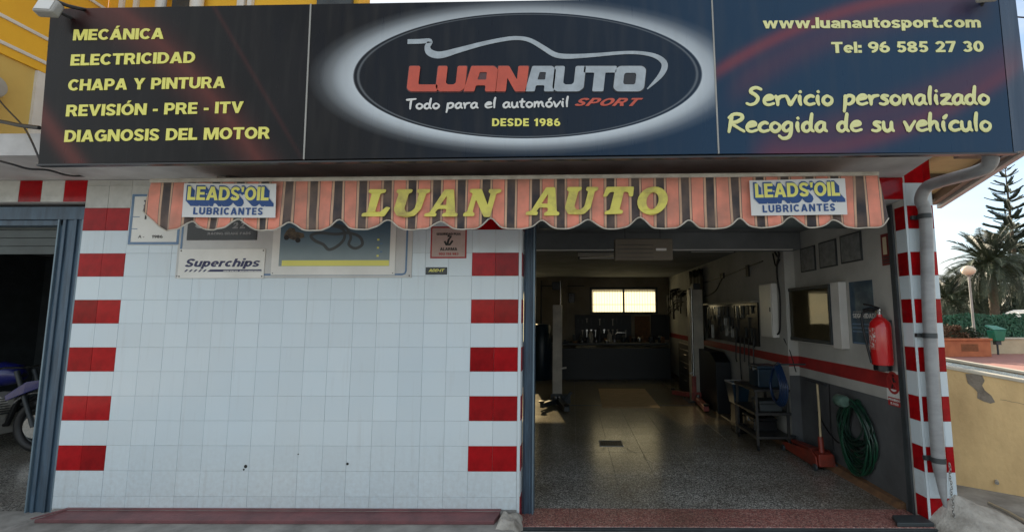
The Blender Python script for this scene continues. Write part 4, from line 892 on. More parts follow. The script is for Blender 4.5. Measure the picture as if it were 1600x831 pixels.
# painted italic slab-serif letters of the valance, unit boxes already slanted
def sl_(P, k=0.22): return [(x+k*y, y) for x, y in P]
AG = {
 'L': [sl_(rnd([(.0,0),(.80,0),(.92,.34),(.78,.36),(.62,.16),(.46,.16),(.46,.84),(.62,.88),(.62,1),(.02,1),(.02,.88),(.16,.84),(.16,.16),(.0,.12)], .05))],
 'U': [sl_(rnd([(.0,1),(.44,1),(.44,.88),(.36,.84),(.36,.30),(.44,.17),(.56,.17),(.66,.30),(.66,.84),(.58,.88),(.58,1),(.94,1),(.94,.88),(.86,.84),(.86,.25),(.72,.03),(.48,-.02),(.22,.03),(.08,.25),(.08,.84),(.0,.88)], .05))],
 'A': [sl_(rnd([(-.12,0),(.26,0),(.26,.11),(.20,.14),(.26,.28),(.54,.28),(.56,.14),(.46,.11),(.46,0),(.96,0),(.96,.11),(.86,.14),(.62,1),(.32,1),(.02,.14),(-.12,.11)], .05)), sl_(rnd([(.30,.42),(.50,.42),(.44,.76)], .03))],
 'N': [sl_(rnd([(-.05,0),(.30,0),(.30,.12),(.22,.16),(.22,.62),(.62,-.02),(.82,-.02),(.82,.84),(.96,.88),(.96,1),(.56,1),(.56,.88),(.64,.84),(.64,.42),(.32,1),(-.05,1),(-.05,.88),(.06,.84),(.06,.16),(-.05,.12)], .05))],
 'T': [sl_(rnd([(.18,0),(.74,0),(.74,.12),(.62,.16),(.62,.82),(.76,.80),(.82,.64),(.94,.64),(.90,1),(.04,1),(.0,.64),(.12,.64),(.18,.80),(.32,.82),(.32,.16),(.18,.12)], .05))],
 'O': [sl_([(.47+.47*math.cos(t*PI/12), .5+.52*math.sin(t*PI/12)) for t in range(24)], .14), sl_([(.47+.19*math.cos(t*PI/12), .5+.31*math.sin(t*PI/12)) for t in range(24)], .14)],
}
al = [('L',(2.738, -0.645, 2.378),(2.939, -0.645, 2.377),(2.728, -0.645, 2.578)),('U',(2.970, -0.645, 2.377),(3.229, -0.645, 2.377),(2.962, -0.645, 2.578)),('A',(3.192, -0.645, 2.377),(3.432, -0.645, 2.376),(3.185, -0.645, 2.577)),('N',(3.474, -0.645, 2.376),(3.746, -0.645, 2.375),(3.469, -0.645, 2.578)),
      ('A',(3.925, -0.645, 2.383),(4.166, -0.645, 2.383),(3.923, -0.645, 2.589)),('U',(4.207, -0.645, 2.387),(4.447, -0.645, 2.387),(4.207, -0.645, 2.590)),('T',(4.483, -0.645, 2.391),(4.704, -0.645, 2.391),(4.485, -0.645, 2.591)),('O',(4.727, -0.645, 2.388),(4.947, -0.645, 2.388),(4.730, -0.645, 2.588))]
for c, a, b_, t in al:
    O = Vector(a); Uv = Vector(b_)-O; Vv = Vector(t)-O; Vv.x = 0; Vv.y = 0; Uv.y = 0
    P = [p for q in AG[c] for p in q]
    shape('lettering', AG[c], O, Uv, Vv, 0.003, mt['yelfade'], AW, warp=wv, box=(min(p[0] for p in P), 0, max(p[0] for p in P), 1))
# sewn-on oil banners (stiffer than the canvas)
def wb(p): return Vector((p.x, p.y-.016+.004*math.sin(p.x*8)+.006*(2.6-p.z), p.z))
def banner(tl, tr, br, bl, lab):
    tl, tr, br, bl = [Vector(p) for p in (tl, tr, br, bl)]
    vs = []; fs = []; n = 70
    for i in range(n+1):
        u = i/n
        for j in range(13):
            v = j/12; p = (tl*(1-u)+tr*u)*(1-v)+(bl*(1-u)+br*u)*v; vs.append(tuple(wb(p)))
    for i in range(n):
        for j in range(12): a = i*13+j; fs.append((a,a+13,a+14,a+1))
    o = obj('oil_banner', MB().add(vs, fs), mt['whiteprint'], AW, smooth=True, label=lab)
    W_ = tr.x-tl.x; H = tl.z-bl.z
    def L(s, u0, u1, v, cap, m, off, **k):
        a = tl+(tr-tl)*u0+(bl-tl)*v; b = tl+(tr-tl)*u1+(bl-tl)*v
        heavy(s, a, b, cap*H, mt[m], o, depth=0.0006, off=off, warp=wb, each=k.pop('each', False), **k)
    mtb = 'bannerblue'
    for q in range(7): L("LEADS'OIL", .035+q*.008, .935+q*.008, .53+q*.024, .47, mtb, .0014+(7-q)*.0005)
    L("LEADS'OIL", .05, .93, .50, .40, 'yelprint', .0060, each=True)
    L('LUBRICANTES', .12, .87, .92, .21, mtb, .003, each=True, gap=.22)
mt['bannerblue'] = M('banner blue', (0.015,0.075,0.26), 0.5, vs=6, var=0.2)
banner((1.438, -0.640, 2.625), (2.112, -0.640, 2.618), (2.121, -0.640, 2.368), (1.441, -0.640, 2.375), 'white oil banner sewn at the left end')
banner((5.534, -0.640, 2.632), (6.218, -0.640, 2.644), (6.220, -0.640, 2.380), (5.539, -0.640, 2.375), 'white oil banner sewn at the right end')
# ---------------------------------------------------------------- plates on the tiled wall
def plate(name, tl, br, y, th, mat, label, cat, frame=None, parent=None):
    x0, z1, x1, z0 = tl[0], tl[2], br[0], br[2]
    o = obj(name, MB().box(x0,y-th,z0,x1,y-.0005,z1), mat, parent, bevel=0.0015)
    if label: props(o, label, cat)
    return o
def screws(par, tl, br, y, ins=.02, r=.006):
    for x in (tl[0]+ins, br[0]-ins):
        for z in (tl[2]-ins, br[2]+ins): obj('screw', MB().lathe((x,y-.003,z),[(r,0.003),(r,.001),(r*.5,0)],8,'Y'), mt['screw'], par)
a, b_ = (0.416, -0.002, 2.724), (0.868, -0.002, 2.271)
o = plate('workshop_plaque', a, b_, 0, 0.010, mt['board_white'], 'white registration plaque with faded blue border and spanner symbol, left of the awning', 'plaque')
w_ = 0.022; x0, z1, x1, z0 = a[0]+.004, a[2]-.004, b_[0]-.004, b_[2]+.004
obj('border', MB().box(x0,-.0115,z0,x1,-.0105,z0+w_).box(x0,-.0115,z1-w_,x1,-.0105,z1).box(x0,-.0115,z0+w_,x0+w_,-.0105,z1-w_).box(x1-w_,-.0115,z0+w_,x1,-.0105,z1-w_), mt['blueline'], o)
obj('border', MB().box(x0+w_,-.0116,z0+.135,x0+w_+.05,-.0106,z0+.141).box(x1-w_-.06,-.0116,z0+.135,x1-w_,-.0106,z0+.141).box(x0+w_,-.0116,z0+.24,x0+w_+.06,-.0106,z0+.246), mt['blueline'], o)
cx_, cz_ = (0.555, -0.010, 2.591)[0], (0.555, -0.010, 2.591)[2]
obj('spanner_symbol', MB().box(cx_-.007,-.012,cz_-.095,cx_+.007,-.0106,cz_+.02).box(cx_-.026,-.0121,cz_+.02,cx_+.026,-.0106,cz_+.032).box(cx_-.016,-.0122,cz_+.032,cx_-.004,-.0106,cz_+.060).box(cx_-.026,-.0121,cz_+.060,cx_+.030,-.0106,cz_+.074), mt['blackprint'], o)
text('lettering', 'A -', (0.505, -0.010, 2.332), (0.558, -0.010, 2.331), .026, mt['blackprint'], o, depth=.001)
heavy('1986', (0.625, -0.010, 2.331), (0.720, -0.010, 2.331), .026, mt['blackprint'], o, depth=.0008, each=False)
a, b_ = (0.855, -0.002, 2.614), (2.886, -0.002, 1.985)
o = plate('backing_board', a, b_, 0, 0.008, mt['board_back'], 'large grey white board with thin blue outline screwed to the tiles under the awning', 'board')
screws(o, a, b_, -.008, .018, .006)
bb0, bb1 = (0.887, -0.009, 2.567), (2.838, -0.009, 2.014)
obj('outline', MB().tube([(bb0[0],-.009,a[2]-.02),(bb0[0],-.009,bb1[2]+.02),(bb0[0]+.02,-.009,bb1[2])]+[(bb1[0]-.03,-.009,bb1[2]),(bb1[0]-.008,-.009,bb1[2]+.008),(bb1[0],-.009,bb1[2]+.03),(bb1[0],-.009,a[2]-.02)], 0.009, 6, flat=(Vector((0,1,0)),0.12)), mt['blueline'], o)
a, b_ = (0.930, -0.012, 2.487), (1.540, -0.012, 2.312)
o = plate('brake_sign', a, b_, -.0085, 0.004, mt['blackgloss'], 'black plate with white writing RACING BRAKE PADS half hidden by the awning', 'sign')
heavy('RACING BRAKE PADS', (1.112, -0.013, 2.358), (1.487, -0.013, 2.360), .021, mt['greyprint'], o, depth=.0008, each=False)
for i_, (ch_, q0, q1, q2) in enumerate((('C',(0.998, -0.013, 2.414), (1.116, -0.013, 2.414), .10),('2',(1.322, -0.013, 2.413), (1.372, -0.013, 2.413), .1),('Z',(1.383, -0.013, 2.413), (1.444, -0.013, 2.413), .1))): text('lettering', ch_, q0, q1, .055, mt['greyprint'], o, depth=.001, bold=.05, shear=.2)
a, b_ = (0.880, -0.012, 2.236), (1.623, -0.012, 1.983)
o = plate('tuning_sign', a, b_, -.0085, 0.006, mt['board_white'], 'white plate reading Superchips in slanted navy letters', 'sign')
screws(o, a, b_, -.0145, .016, .006)
heavy('Superchips', (0.934, -0.015, 2.080), (1.599, -0.015, 2.082), .070, mt['navy'], o, depth=.0008, each=True, shear=.28)
p0, p1 = (1.170, -0.015, 2.038), (1.601, -0.015, 2.058)
obj('underline', MB().prism_y([(p0[0]-.035,p0[2]),(p1[0],p0[2]),(p1[0],p1[2]),(p0[0]-.01,p1[2])], -.0158, -.0148), mt['navy'], o)
for k in range(5):
    xx = p0[0]-.075-k*.04; obj('slash', MB().prism_y([(xx,p0[2]),(xx+.016,p0[2]),(xx+.036,p1[2]),(xx+.020,p1[2])], -.0158, -.0148), mt['navy'], o)
heavy('SERVICIO AUTORIZADO', (1.275, -0.016, 2.040), (1.600, -0.016, 2.039), .010, mt['whiteprint'], o, depth=.0008, each=False)
# circuit poster
a, b_ = (1.681, -0.012, 2.519), (2.744, -0.012, 2.009)
o = plate('race_poster', a, b_, -.0085, 0.005, mt['board_white'], 'poster of a race circuit on blue ground with yellow band and buggy', 'poster')
screws(o, a, b_, -.0135, .016, .004)
def poster_mat():
    m = bpy.data.materials.new('circuit poster print'); m.use_nodes = True; n, l = nt(m); b = n['Principled BSDF']; b.inputs['Roughness'].default_value = .35
    g = n.new('ShaderNodeNewGeometry'); sx = n.new('ShaderNodeSeparateXYZ'); l.new(g.outputs['Position'], sx.inputs[0])
    z0, z1 = (1.770, -0.012, 2.090)[2], (1.745, -0.012, 2.480)[2]
    mr = n.new('ShaderNodeMapRange'); mr.inputs[1].default_value = z0; mr.inputs[2].default_value = z1; l.new(sx.outputs[2], mr.inputs[0])
    r = n.new('ShaderNodeValToRGB'); el = r.color_ramp.elements; el[0].color = (0.30,0.37,0.38,1); el[1].color = (0.05,0.12,0.19,1); e = el.new(.5); e.color = (0.16,0.25,0.31,1); l.new(mr.outputs[0], r.inputs[0])
    nz = n.new('ShaderNodeTexNoise'); nz.inputs['Scale'].default_value = 9; nz.inputs['Detail'].default_value = 7; l.new(g.outputs['Position'], nz.inputs[0])
    c = mixc(n, l, math_node(n, l, 'MULTIPLY', nz.outputs[0], .35), r.outputs[0], (0.10,0.12,0.11)); l.new(c, b.inputs['Base Color']); return m
mt['poster'] = poster_mat()
a, b_ = (1.745, -0.014, 2.496), (2.695, -0.014, 2.085)
obj('picture', MB().box(a[0],-.0145,b_[2],b_[0],-.0137,a[2]), mt['poster'], o)
c0, c1 = (1.772, -0.015, 2.087), (2.693, -0.015, 2.135)
obj('yellow_band', MB().box(c0[0],-.0153,c0[2],c1[0],-.0146,c1[2]), mt['yelprint'], o)
trk = [(2.007, -0.015, 2.405), (2.138, -0.015, 2.439), (2.278, -0.015, 2.405), (2.299, -0.015, 2.327), (2.247, -0.015, 2.260), (2.172, -0.015, 2.227), (2.120, -0.015, 2.271), (2.046, -0.015, 2.305), (2.010, -0.015, 2.350), (2.086, -0.015, 2.372), (2.225, -0.015, 2.360), (2.336, -0.015, 2.371), (2.431, -0.015, 2.337), (2.456, -0.015, 2.271), (2.397, -0.015, 2.237), (2.340, -0.015, 2.271), (2.354, -0.015, 2.338), (2.306, -0.015, 2.416), (2.193, -0.015, 2.450)]
obj('race_track', MB().tube(catmull(trk, 5), .013, 6, flat=(Vector((0,1,0)), .06)), mt['greyprint'] if False else M('track grey print', (0.085,0.10,0.105), .4, var=.2), o)
q = (1.844, -0.015, 2.344)
obj('buggy_print', MB().prism_y([(q[0]-.07,q[2]+.0),(q[0]-.05,q[2]+.045),(q[0]-.02,q[2]+.075),(q[0]+.02,q[2]+.07),(q[0]+.03,q[2]+.04),(q[0]+.10,q[2]+.025),(q[0]+.11,q[2]-.01),(q[0]+.02,q[2]-.035)], -.0158, -.0146), M('buggy print', (0.20,0.15,0.09), .5, vs=30, col2=(0.03,0.03,0.03)), o)
for dx, dz in ((-.045,-.012),(.055,-.035)): obj('buggy_wheel', MB().lathe((q[0]+dx,-.0165,q[2]+dz),[(0.022,0),(0.022,.002)],14,'Y'), mt['blackprint'], o)
for k in range(5):
    q = (2.596, -0.015, 2.365); obj('sponsor_mark', MB().box(q[0]-.012+(k%2)*.028,-.0155,q[2]-.20+k*.035,q[0]+.006+(k%2)*.028,-.0146,q[2]-.185+k*.035), mt['blueline' if k % 2 else 'yelprint'], o)
text('lettering', 'TALLER', (1.805, -0.015, 2.098), (1.849, -0.015, 2.098), .014, mt['blackprint'], o, depth=.0008) if False else None
# alarm sign
a, b_ = (3.040, -0.004, 2.427), (3.351, -0.004, 2.151)
o = plate('alarm_sign', a, b_, 0, 0.004, mt['redprint'], 'square alarm warning sign with red border reading ALARMA', 'sign')
obj('face', MB().box(a[0]+.013,-.0052,b_[2]+.013,b_[0]-.013,-.0042,a[2]-.013), M('pinkish sign face', (0.50,0.37,0.33), .4, vs=10, var=.15), o)
heavy('SEGURIDAD PLUS', (3.090, -0.006, 2.351), (3.300, -0.006, 2.351), .020, mt['blackprint'], o, depth=.0008, each=False)
heavy('ALARMA', (3.124, -0.006, 2.218), (3.272, -0.006, 2.218), .026, mt['blackprint'], o, depth=.0008, each=False)
heavy('902 114 983', (3.114, -0.006, 2.179), (3.284, -0.006, 2.179), .020, mt['redprint'], o, depth=.0008, each=False)
q = (3.196, -0.006, 2.304)
obj('anchor_mark', MB().tube([(q[0]-.035,-.006,q[2]-.005),(q[0]-.02,-.006,q[2]-.035),(q[0]+.01,-.006,q[2]-.035),(q[0]+.035,-.006,q[2]+.0)], .009, 6, flat=(Vector((0,1,0)),.1)).tube([(q[0]-.01,-.006,q[2]-.03),(q[0]+.0,-.006,q[2]+.01),(q[0]+.02,-.006,q[2]+.035),(q[0]-.01,-.006,q[2]+.04)], .010, 6, flat=(Vector((0,1,0)),.1)), mt['blackprint'], o)
a, b_ = (3.004, -0.003, 2.075), (3.189, -0.003, 2.011)
o = plate('additive_sticker', a, b_, 0, 0.002, mt['blackgloss'], 'small black sticker with yellow writing ADD-IT under the alarm sign', 'sticker')
heavy('ADD-IT', (3.030, -0.002, 2.036), (3.167, -0.002, 2.036), .025, mt['yelprint'], o, depth=.0008, each=False, shear=.3)
# ---------------------------------------------------------------- rain pipe with clamps and chain
D = thing('rain_pipe', (7.19,-0.1,0.1), 'grey plastic rain pipe running from the sign down the striped pilaster', 'drain pipe')
pts = [(7.138, -0.800, 2.791), (7.162, -0.760, 2.714), (7.164, -0.660, 2.691), (7.221, -0.300, 2.729), (7.212, -0.140, 2.725), (7.187, -0.090, 2.629)]
pv = [Vector(p) for p in pts]
down = [(7.232,-.068,2.50),(7.205,-.068,1.9),(7.190,-.068,1.5),(7.178,-.068,0.9),(7.175,-.068,0.50)]
obj('pipe', MB().tube(catmull([tuple(p) for p in pv]+down, 6), 0.047, 20), mt['pvc'], D, smooth=True)
obj('pipe_end', MB().tube([(7.175,-.068,0.50),(7.178,-.068,.44),(7.19,-.066,.26),(7.205,-.06,.16)], [.047,.043,.026,.012], 16), mt['pvc'], D, smooth=True)
for x, z in ((7.226,2.49),(7.188,1.50),(7.174,0.52)):
    obj('clamp', MB().lathe((x,-.068,z-.02),[(.0505,0),(.0505,.04)],20).box(x-.075,-.03,z-.016,x+.075,-.001,z+.016), mt['clamp'], D, smooth=True)
ch = MB(); 
for k in range(24):
    z = 0.50-k*.02; ring = [(7.225+.0035*math.sin(k)+(.007*math.cos(t*PI/4) if k%2 else 0), -.11+(0 if k%2 else .007*math.cos(t*PI/4)), z+.013*math.sin(t*PI/4)) for t in range(9)]
    ch.tube(ring, .0028, 5, caps=False)
props(obj('chain', ch, mt['toolmetal']), 'thin steel chain hanging beside the foot of the rain pipe', 'chain')
# ================================================================ INSIDE THE GARAGE
RX = 7.1105
def rplate(name, tl, br, th, mat, label, cat, x=RX, parent=None):
    y1, z1, y0, z0 = tl[1], tl[2], br[1], br[2]
    o = obj(name, MB().box(x-th,y0,z0,x-.0005,y1,z1), mat, parent, bevel=0.0015)
    if label: props(o, label, cat)
    return o
# glazed notice cabinet
y0, y1, z0, z1 = 1.06, 2.02, 1.345, 1.995
N = thing('notice_cabinet', (7.05,1.5,1.34), 'dark framed glazed notice cabinet on the white side wall', 'notice board')
obj('case', MB().box(7.03,y0-.16,z0-.03,7.11,y0-.005,z1+.01).box(7.04,y0-.004,z0-.01,7.11,y1,z1+.005), mt['whitepaint'], N, bevel=0.004)
obj('backing', MB().box(7.034,y0+.03,z0+.03,7.0395,y1-.03,z1-.03), mt['cork'], N)
obj('frame', MB().box(7.015,y0,z0,7.039,y1,z0+.04).box(7.015,y0,z1-.04,7.039,y1,z1).box(7.015,y0,z0+.04,7.039,y0+.035,z1-.04).box(7.015,y1-.035,z0+.04,7.039,y1,z1-.04), mt['steel_dark'], N, bevel=0.003)
obj('glass_pane', MB().quad((7.022,y0+.035,z0+.04),(7.022,y1-.035,z0+.04),(7.022,y1-.035,z1-.04),(7.022,y0+.035,z1-.04)), mt['glass'], N)
# security poster
a, b_ = (7.110, 0.846, 1.998), (7.110, 0.481, 1.378)
o = rplate('safety_poster', a, b_, .004, M('dark blue poster', (0.012,0.05,0.095), .3, vs=7, col2=(0.10,0.17,0.20), lo=.45, hi=.8), 'dark blue poster reading SEGURIDAD behind the fire extinguisher', 'poster')
heavy('SEGURIDAD', (7.105, 0.807, 1.634), (7.105, 0.473, 1.634), .045, mt['whiteprint'], o, 'R', depth=.0008, each=False)
text('lettering', 'programa de', (7.105, 0.801, 1.689), (7.105, 0.628, 1.689), .018, mt['greyprint'], o, 'R', depth=.001)
for v in (.50, .56, .62, .80):
    zz = a[2]+(b_[2]-a[2])*v-.12; obj('print_band', MB().box(RX-.0048,b_[1]+.02,zz,RX-.004,a[1]-.02,zz+.012), mt['blueline'], o)
# three papers
for (tl, br, lab) in (((7.110, 1.792, 2.478), (7.110, 1.450, 2.181), 'grey framed certificate, farthest of the three high on the side wall'), ((7.110, 1.362, 2.484), (7.110, 1.018, 2.188), 'grey framed certificate, middle one of the three high on the side wall'), ((7.110, 0.945, 2.492), (7.110, 0.591, 2.197), 'largest looking framed certificate high on the side wall, nearest the opening')):
    o = rplate('certificate', tl, br, .012, mt['steel_dark'], lab, 'certificate')
    o['group'] = 'three framed certificates'
    obj('paper', MB().box(RX-.014,br[1]+.02,br[2]+.015,RX-.0125,tl[1]-.02,tl[2]-.015), M('grey faded print', (0.24,0.25,0.25), .4, vs=12, col2=(0.13,0.14,0.14)), o)
a, b_ = (7.110, 0.319, 2.401), (7.110, 0.181, 2.112)
o = rplate('red_notice', a, b_, .005, M('dark red notice', (0.17,0.02,0.02), .4, vs=9, var=.3), 'small dark red printed notice high beside the steel door channel', 'notice')
obj('figure_print', MB().box(RX-.006,a[1]-.075,b_[2]+.10,RX-.005,a[1]-.025,a[2]-.03), mt['cream'], o)
for k in range(3): obj('print_line', MB().box(RX-.006,b_[1]+.015,b_[2]+.02+k*.025,RX-.005,a[1]-.015,b_[2]+.03+k*.025), mt['steel_dark'], o)
# no entry sign
a, b_ = (7.110, 0.385, 1.172), (7.110, 0.197, 0.853)
o = rplate('no_entry_sign', a, b_, .003, mt['whiteprint'], 'white sign with red barred walking figure and words PROHIBIDO EL PASO', 'sign')
yc, zc = (a[1]+b_[1])/2, a[2]-.105
ring = [(RX-.0045, yc+.075*math.cos(t*PI/16), zc+.088*math.sin(t*PI/16)) for t in range(33)]
obj('red_ring', MB().tube(ring, .011, 6, flat=(Vector((1,0,0)), .12)).tube([(RX-.0045,yc+.05,zc+.062),(RX-.0045,yc-.05,zc-.062)], .010, 6, flat=(Vector((1,0,0)),.12)), mt['redprint'], o)
fig = MB().tube([(RX-.0042,yc-.004,zc+.045),(RX-.0042,yc-.002,zc+.0)], .013, 6, flat=(Vector((1,0,0)),.1))
fig.tube([(RX-.0042,yc-.002,zc),(RX-.0042,yc+.022,zc-.05)], .009, 6, flat=(Vector((1,0,0)),.1)).tube([(RX-.0042,yc-.002,zc),(RX-.0042,yc-.026,zc-.045)], .009, 6, flat=(Vector((1,0,0)),.1)).tube([(RX-.0042,yc+.035,zc+.015),(RX-.0042,yc,zc+.03),(RX-.0042,yc-.035,zc+.01)], .007, 6, flat=(Vector((1,0,0)),.1)).lathe((RX-.004,yc-.004,zc+.062), [(0.012,0),(0.012,.0008)], 10, 'X')
obj('walking_figure', fig, mt['blackprint'], o)
obj('red_panel', MB().box(RX-.0042,b_[1]+.012,b_[2]+.012,RX-.003,a[1]-.012,b_[2]+.085), mt['redprint'], o)
heavy('PROHIBIDO', (RX-.0045,a[1]-.02,b_[2]+.055), (RX-.0045,b_[1]+.02,b_[2]+.055), .020, mt['whiteprint'], o, 'R', depth=.0008, each=False)
heavy('EL PASO', (RX-.0045,a[1]-.045,b_[2]+.022), (RX-.0045,b_[1]+.045,b_[2]+.022), .020, mt['whiteprint'], o, 'R', depth=.0008, each=False)
# fire extinguisher hung on the wall
ex, ey = 7.022, 0.285
E_ = thing('fire_extinguisher', (ex,ey,1.18), 'red fire extinguisher hanging on the wall above the no entry sign', 'fire extinguisher')
obj('cylinder', MB().lathe((ex,ey,1.215), [(.06,0),(.082,.012),(.087,.04),(.087,.34),(.078,.385),(.048,.42),(.025,.435),(.022,.455)], 26), mt['extred'], E_, smooth=True)
obj('foot_ring', MB().lathe((ex,ey,1.175), [(.066,0),(.072,.005),(.072,.05),(.060,.05)], 22), mt['blackgloss'], E_, smooth=True)
obj('valve', MB().lathe((ex,ey,1.668), [(.020,0),(.020,.03),(.026,.035),(.026,.05),(.012,.055)], 14), mt['toolmetal'], E_, smooth=True)
obj('handle', MB().tube([(ex-.01,ey-.02,1.715),(ex-.055,ey+.04,1.725),(ex-.085,ey+.09,1.71)], .011, 8).tube([(ex,ey-.01,1.725),(ex-.05,ey+.04,1.752),(ex-.08,ey+.085,1.765)], .010, 8), mt['blackgloss'], E_, smooth=True)
obj('hose', MB().tube(catmull([(ex-.02,ey+.03,1.70),(ex-.075,ey+.10,1.69),(ex-.095,ey+.10,1.60),(ex-.09,ey+.06,1.40),(ex-.085,ey+.02,1.24)], 6), .011, 8), mt['black'], E_, smooth=True)
obj('gauge', MB().lathe((ex-.035,ey-.015,1.69), [(.016,0),(.016,.012),(.012,.014)], 12, 'X'), mt['toolmetal'], E_)
lab_ = MB(); n_ = 10
for k in range(n_):
    t0, t1 = 2.55+k*.11, 2.55+(k+1)*.11
    lab_.quad((ex+.0878*math.cos(t0),ey+.0878*math.sin(t0),1.36),(ex+.0878*math.cos(t1),ey+.0878*math.sin(t1),1.36),(ex+.0878*math.cos(t1),ey+.0878*math.sin(t1),1.55),(ex+.0878*math.cos(t0),ey+.0878*math.sin(t0),1.55))
la_ = obj('label', lab_, M('label print', (0.50,0.06,0.05), .3, vs=45, col2=(0.62,0.58,0.55), lo=.52, hi=.56), E_, smooth=True)
obj('wall_bracket', MB().box(7.08,ey-.03,1.45,7.109,ey+.03,1.62), mt['steel_dark'], E_)
# coil of green hose on a hook
H = thing('hose_coil', (7.05,0.8,0.1), 'coiled green garden hose hanging on the dark grey wall by the opening', 'hose')
mb1, mb2 = MB(), MB()
for k in range(22):
    cyy = 0.79+random.uniform(-.02,.03); wy = 0.235+random.uniform(-.09,.05); top = 0.80+random.uniform(-.03,.03); bot = 0.10+random.uniform(-.05,.22)+(.12 if k % 3 else 0); xx = 7.085-random.uniform(0,.075)
    cz, hz = (top+bot)/2, (top-bot)/2; pts = []
    for t in range(28):
        an = 2*PI*t/28; wz = 1-0.35*math.sin(an) if math.sin(an) > 0 else 1
        pts.append((xx+.008*math.sin(3*an+k), cyy+wy*math.cos(an)*wz, cz+hz*math.sin(an)))
    pts.append(pts[0]); (mb1 if k % 3 == 0 else mb2).tube(pts, .0095, 7, caps=False)
obj('hose_loops', mb1, mt['hose'], H, smooth=True); obj('hose_loops', mb2, mt['hose2'], H, smooth=True)
obj('hook', MB().tube([(7.105,.86,.80),(7.04,.86,.79),(6.99,.86,.80),(6.98,.86,.84)], .012, 8), mt['pole'], H, smooth=True)
obj('hose_wrap', MB().lathe((6.985,.90,.80),[(.05,-.07),(.062,-.05),(.062,.05),(.05,.07)],12,'Y'), M('pale green tape', (0.12,0.2,0.16), .4, vs=12, col2=(0.05,0.1,0.08)), H, smooth=True)
cabl = MB().tube(catmull([(7.095,1.30,.90),(7.095,1.32,.45),(7.09,1.28,.20)],6), .006, 6).tube(catmull([(7.08,1.55,.55),(7.07,1.35,.40),(7.06,1.15,.33),(7.05,1.0,.35)],6), .007, 6)
props(obj('wall_cable', cabl, mt['black'], None, smooth=True), 'black cable drooping along the grey wall behind the red jack', 'cable')
# trolley jack
J = thing('trolley_jack', (6.95,1.5,0.02), 'worn orange red trolley jack with upright pale handle by the wall', 'trolley jack')
def jk(t, s, z): return (6.92+.10*t*0+s, 1.22+t, z)
for s in (-.095, .095):
    obj('side_frame', MB().prism_x([(1.18,.05),(1.20,.16),(1.30,.20),(1.42,.18),(1.95,.12),(2.0,.06),(1.95,.045),(1.3,.045)], 6.95+s-.008, 6.95+s+.008), mt['jackred'], J, bevel=0.004)
obj('lift_arm', MB().add([(6.89,1.40,.13),(7.01,1.40,.13),(6.98,1.98,.125),(6.92,1.98,.125),(6.89,1.40,.19),(7.01,1.40,.19),(6.98,1.98,.15),(6.92,1.98,.15)],[(0,3,2,1),(4,5,6,7),(0,1,5,4),(1,2,6,5),(2,3,7,6),(3,0,4,7)]), mt['jackred'], J, bevel=0.006)
obj('saddle', MB().lathe((6.95,1.94,.15),[(.03,0),(.05,.02),(.055,.035),(.04,.035)],16), mt['steel_dark'], J, smooth=True)
obj('pump_block', MB().box(6.87,1.17,.06,7.03,1.33,.19), mt['jackred'], J, bevel=0.012)
obj('handle_socket', MB().cyl((6.95,1.26,.17),(6.965,1.30,.34),.028,14), mt['jackred'], J, smooth=True)
for x, y in ((6.83,1.92),(7.07,1.92),(6.84,1.20),(7.06,1.20)): obj('wheel', MB().lathe((x-.014,y,.052),[(.02,0),(.036,.003),(.036,.025),(.02,.028)],16,'X'), mt['steel_dark'], J, smooth=True)
obj('handle', MB().tube([(6.962,1.29,.30),(6.985,1.33,.60),(7.0,1.37,.90)], .0125, 10), mt['woodpale'], J, smooth=True)
obj('handle_grip', MB().cyl((7.0,1.20,.905),(7.0,1.62,.90),.012,8), mt['steel_dark'], J, smooth=True)
# tool trolley with bins and blue hose
Tt = thing('tool_trolley', (6.7,2.0,0), 'dark steel tool trolley standing against the side wall under the red stripe', 'trolley')
for x in (6.52, 6.90):
    for y in (1.90, 2.55): obj('upright', MB().box(x-.015,y-.015,.08,x+.015,y+.015,.74), mt['trolley'], Tt, bevel=0.003); obj('caster', MB().lathe((x-.012,y,.045),[(.02,0),(.034,.003),(.034,.021),(.02,.024)],12,'X'), mt['black'], Tt, smooth=True)
for z in (.16,.44,.72): obj('shelf', MB().box(6.49,1.87,z,6.93,2.58,z+.03), mt['trolley'], Tt, bevel=0.004)
for (x0,y0,z0,x1,y1,z1,m,lab,sh_) in ((6.60,2.02,.751,6.86,2.32,1.02,'bluebox','blue black plastic tool case standing on the trolley',0),(6.58,1.95,.471,6.86,2.2,.60,'steel_dark','dark metal box on the middle trolley shelf',0),(6.56,2.1,.191,6.85,2.5,.36,'blackgloss','black plastic crate on the lowest trolley shelf',0)):
    t = thing('tool_case', ((x0+x1)/2,(y0+y1)/2,z0), lab, 'tool case')
    obj('body', MB().box(x0,y0,z0,x1,y1,z1-.04), mt[m], t, bevel=.012); obj('lid', MB().box(x0-.006,y0-.006,z1-.038,x1+.006,y1+.006,z1), mt[m], t, bevel=.01)
    obj('latch', MB().box(x0-.012,(y0+y1)/2-.02,z1-.07,x0-.001,(y0+y1)/2+.02,z1-.02), mt['toolmetal'], t)
BH = thing('blue_hose', (6.5,1.6,0.6), 'blue air hose looped over the end of the tool trolley', 'hose'); m_ = MB()
for k in range(5):
    pts = [(6.62+.012*k, 1.58+(.135+.02*k)*math.cos(2*PI*t/28)*(1-.5*max(0,math.sin(2*PI*t/28))), .86+(.20+.012*k)*math.sin(2*PI*t/28)) for t in range(29)]; m_.tube(pts, .009, 7, caps=False)
obj('hose_loops', m_, mt['bluehose'], BH, smooth=True); obj('hook', MB().tube([(6.97,1.55,1.09),(6.62,1.55,1.09)], .01, 8), mt['steel_dark'], BH)
GB = thing('waste_bin', (6.6,2.75,0), 'small blue grey bin on a black base at the far end of the trolley', 'bin')
